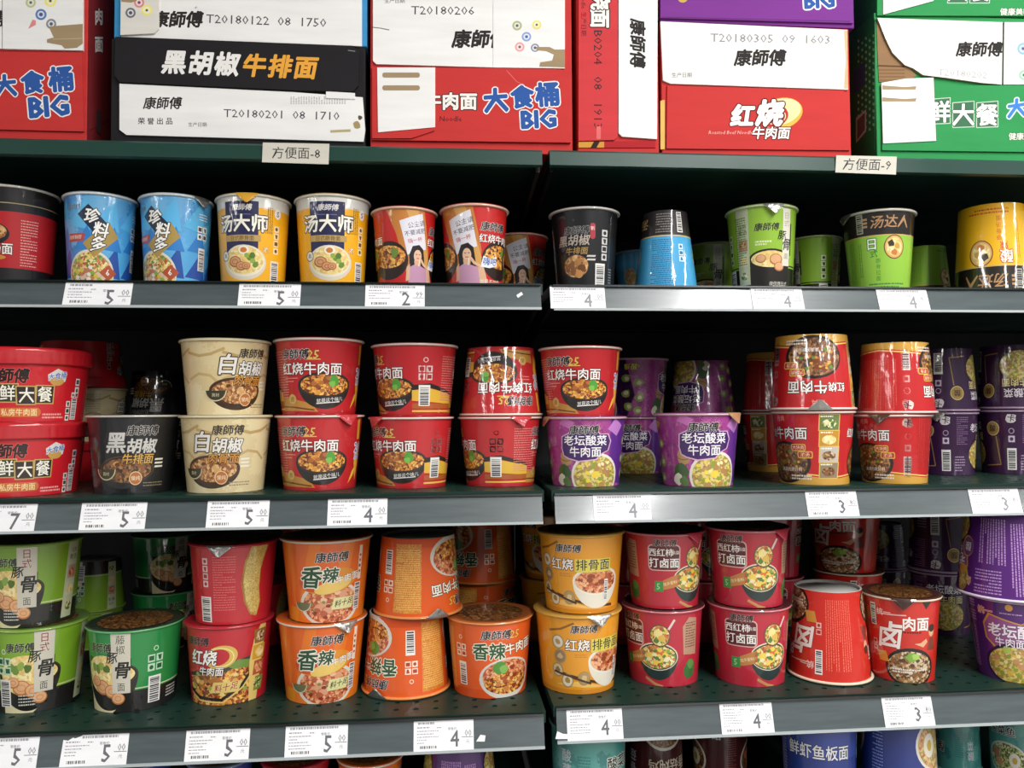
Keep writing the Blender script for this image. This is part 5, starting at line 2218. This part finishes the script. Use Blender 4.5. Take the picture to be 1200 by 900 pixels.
over(c0, 'strip_bowl', 951, 104, 'overturned red bowl showing its noodle picture upside down', g, inv=True, rot=163, tab=(10, 'foil'))
c0 = mid('strip_bowl', 1047, 95, 568, 'red bowl with brown tab and barcode, next to plum bowls', g, rot=156, tab=(-20, '#4a3020'))
over(c0, 'strip_bowl', 1049, 98, 'overturned red bowl with small print, next to plum bowls', g, inv=True, rot=244)
g = 'plum bowls'
c0 = mid('plum_bowl', 1107, 82, 567, 'plum coloured bowl with round gold seal, beside the red stack', g, rot=88, tab=(-12, 'foil'), Y=.17)
over(c0, 'plum_bowl', 1106, 82, 'overturned plum coloured bowl beside the red stack', g, inv=True, rot=84)
c0 = mid('plum_bowl', 1184, 84, 566, 'plum coloured bowl at the right frame edge, barcode in front', g, rot=88, Y=.17)
over(c0, 'plum_bowl', 1183, 84, 'overturned plum coloured bowl at the right frame edge', g, inv=True, rot=20)

# ------------------------------------------------------------------ bowls, lower shelf
def low(key, cx, w, yb, label, group, **k):
    return cup(key, k.pop('name', B), k.pop('cat', BC), cx, w, label, group, z=Z_LOW_L if cx < 640 else Z_LOW_R, yb=yb, **k)


g = 'lime bowls'
c0 = low('lime_bowl', 46, 122, 834, 'lime green bowl at lower left, under the one with the picture strip', g, lx=60)
over(c0, 'lime_bowl', 40, 121, 'lime green bowl at lower left, upper one with picture strip', g, lx=40)
c0 = low('lime_bowl', 110, 74, 0, 'lime bowl in shadow behind the front lime and green bowls', g, Y=.30, rot=150)
over(c0, 'lime_bowl', 112, 74, 'overturned lime bowl in shadow with barcode', g, Y=.30, inv=True, rot=-92)
low('green_bowl', 159, 118, 834, 'dark green bowl in front with dark lid', 'green bowls', lx=150)
c0 = low('green_bowl', 194, 82, 0, 'dark green bowl hidden at the back, lower one', 'green bowls', Y=.36, rot=60)
over(c0, 'green_bowl', 194, 82, 'dark green bowl in deep shadow above the dark lid', 'green bowls', lx=217)
g = 'red bowls with swirl'
c0 = low('swirl_bowl', 269, 107, 826, 'red bowl with yellow swirl and food picture, lower one', g, lx=259)
over(c0, 'swirl_bowl', 274, 108, 'red bowl showing barcode and yellow noodle crescent, upper one', g, rot=172, tab=(-18, 'foil'))
c0 = low('swirl_bowl', 300, 84, 0, 'red bowl at the back behind the swirl stack', g, Y=.36, rot=200)
over(c0, 'swirl_bowl', 372, 90, 'dark red bowl in deep shadow behind the orange bowls', g, Y=.36, rot=200)
g = 'orange bowls'
c0 = low('orange_bowl', 377.5, 107, 825, 'upright orange bowl, lower one, foil tab at its right', g, lx=375, tab=(32, 'foil'))
over(c0, 'orange_bowl', 383, 110, 'upright orange bowl, upper one with green title', g, lx=380)
g = 'wide title orange bowls'
c0 = low('orange_wide_bowl', 476, 105, 822, 'overturned orange bowl with barcode, lower one', g, inv=True, rot=-48, tab=(-40, 'foil'))
over(c0, 'orange_wide_bowl', 490, 105, 'overturned orange bowl with gold print, upper one', g, inv=True, rot=79, tab=(25, 'foil'))
low('orange_wide_bowl', 574, 103, 819, 'upright orange bowl with 25 and glossy lid in front', g, lx=583)
c0 = low('orange_wide_bowl', 566, 84, 0, 'orange bowl at the back behind the glossy lid', g, Y=.34, rot=60)
over(c0, 'orange_wide_bowl', 563, 86, 'overturned orange bowl in shadow above the glossy lid', g, Y=.33, inv=True, rot=-40)
g = 'amber bowls'
c0 = low('amber_bowl', 677, 104, 814, 'amber yellow bowl, lower one, round pictures at left', g, lx=700, tab=(30, 'foil'))
over(c0, 'amber_bowl', 681, 104, 'amber yellow bowl, upper one with full title', g, lx=682)
c0 = low('amber_bowl', 650, 84, 0, 'amber bowl in shadow at the back, lower one', g, Y=.31, rot=40)
over(c0, 'amber_bowl', 650, 86, 'amber bowl in deep shadow behind the amber stack', g, Y=.31, rot=-30)
g = 'tomato red bowls'
c0 = low('tomato_bowl', 777, 98, 805, 'tomato red bowl, lower one beside the amber stack', g, lx=747)
over(c0, 'tomato_bowl', 778, 97, 'tomato red bowl, upper one beside the amber stack', g, lx=788, tab=(50, '#b83444'))
c0 = low('tomato_bowl', 878, 100, 805, 'tomato red bowl, lower one beside the overturned scarlet bowl', g, lx=878)
over(c0, 'tomato_bowl', 876, 100, 'tomato red bowl, upper one of the stack next to scarlet bowls', g, lx=866, tab=(55, '#b83444'))
for x, rr in ((737, 30), (820, 110), (903, 200)):
    c0 = low('tomato_bowl', x, 79, 0, {737: 'shadowed red bowl at the back between amber and tomato stacks', 820: 'shadowed red bowl at the back between the two tomato stacks', 903: 'shadowed red bowl at the back behind the second tomato stack'}[x], g, Y=.29, rot=rr)
    over(c0, 'tomato_bowl', x, 79, {737: 'upper shadowed red bowl at the back between amber and tomato stacks', 820: 'upper shadowed red bowl at the back between the two tomato stacks', 903: 'upper shadowed red bowl at the back behind the second tomato stack'}[x], g, Y=.29, rot=rr + 70)
g = 'scarlet bowls'
low('scarlet_bowl', 971, 103, 804, 'overturned scarlet bowl showing its grey underside', g, inv=True, rot=115)
low('scarlet_bowl', 1056, 98, 800, 'upright scarlet bowl with dark lid and white title', g, lx=1060, tab=(4, '#3a2620'))
c0 = low('scarlet_bowl', 994, 86, 0, 'scarlet bowl at the back, lower one, mostly hidden', g, Y=.29, rot=60, hs=.86)
over(c0, 'scarlet_bowl', 990, 90, 'scarlet bowl at the back, upper one with printed figure', g, lx=974, hs=.86)
g = 'violet bowls'
c0 = low('violet_bowl', 1189, 121, 812, 'violet bowl at lower right, upright with gold framed title', g, lx=1190, hs=.92)
over(c0, 'violet_bowl', 1182, 136, 'overturned violet bowl at lower right covered in white print', g, inv=True, rot=84, hs=.88)
c0 = low('plum_bowl', 1102, 80, 0, 'plum bowl at the back, lower one, in shadow', g, Y=.28, rot=10)
over(c0, 'plum_bowl', 1101, 82, 'overturned plum bowl at the back with barcode', g, inv=True, rot=86)
c0 = low('plum_bowl', 1034, 58, 0, 'dark plum bowl at the back behind the scarlet lid, lower one', g, Y=.41, rot=160)
over(c0, 'plum_bowl', 1034, 58, 'dark plum bowl in deepest shadow behind the scarlet lid', g, inv=True, rot=160)

# ------------------------------------------------------------------ tops of cups on the bottom shelf
g = 'cups on the bottom shelf'


def bot(key, cx, w, label, Y=.075, **k):
    return cup(key, 'noodle_cup', 'noodle cup', cx, w, label, g, z=Z_BOT, Y=Y, **k)


bot('teal_cup', 690, 93, 'teal cup under the left end of the right lower rail', rot=60, hs=1.14)
bot('maroon_cup', 768, 70, 'overturned maroon cup beside the teal cup below the rail', .20, rot=30, inv=True, hs=1.25)
bot('maroon_cup', 843, 72, 'maroon cup in shadow between maroon and navy cups', .20, rot=90)
bot('navy_cup', 960, 96, 'navy cup with seafood picture below the lower rail', rot=0, hs=1.16)
bot('navy_cup', 1053, 100, 'overturned navy cup below the 3 80 tag', inv=True, rot=80, hs=1.16)
bot('teal_cup', 1120, 62, 'overturned teal cup in shadow beside the navy cup', .20, inv=True, rot=-60, hs=1.2)
bot('teal_cup', 1190, 70, 'teal cup at the right frame edge below the lower rail', .16, rot=150)
bot('navy_cup', 160, 88, 'navy cup peeking out under the lower rail at left', .10, rot=20, hs=1.0)
bot('navy_cup', 258, 82, 'navy and white cup under the lower rail, left of the red one', .10, rot=70, hs=1.02)
bot('swirl_bowl', 347, 84, 'red cup peeking out under the lower rail', .10, rot=120, hs=1.3)
bot('orange_bowl', 434, 80, 'orange cup peeking out under the lower rail', .10, rot=60, hs=1.32)
bot('violet_bowl', 538, 102, 'violet cup peeking out under the lower rail', .10, rot=90, inv=True, hs=1.16)

# ------------------------------------------------------------------ light: ceiling tubes across the aisle, daylight-balanced
def tube(x, y, z, lx, ly, power):
    d = bpy.data.lights.new('ceiling_tube', 'AREA')
    d.shape = 'RECTANGLE'
    d.size, d.size_y = lx, ly
    d.energy = power
    d.color = (1, .985, .965)
    o = bpy.data.objects.new('ceiling_tube', d)
    o.location = (x, y, z)
    COL.objects.link(o)
    return o


for x, p in ((-6, 110), (-3.4, 130), (1.0, 230), (3.7, 150), (6.2, 110)):
    tube(x, -3.35, EYE + 1.45, .12, 5.5, p)

w = bpy.data.worlds.new('shop')
SC.world = w
w.use_nodes = True
w.node_tree.nodes['Background'].inputs['Color'].default_value = (.92, .96, 1, 1)
w.node_tree.nodes['Background'].inputs['Strength'].default_value = .12

cd = bpy.data.cameras.new('camera')
cd.sensor_width = 36
cd.lens = F / 1200 * 36
cd.clip_start = .01
co = bpy.data.objects.new('camera', cd)
R = Matrix((RT, UP, -fw)).transposed().to_4x4()
R.translation = CAM
co.matrix_world = R
COL.objects.link(co)
SC.camera = co

SC.view_settings.view_transform = 'Standard'
SC.view_settings.look = 'None'
SC.view_settings.gamma = 1
SC.view_settings.use_curve_mapping = False
SC.view_settings.exposure = 0.0
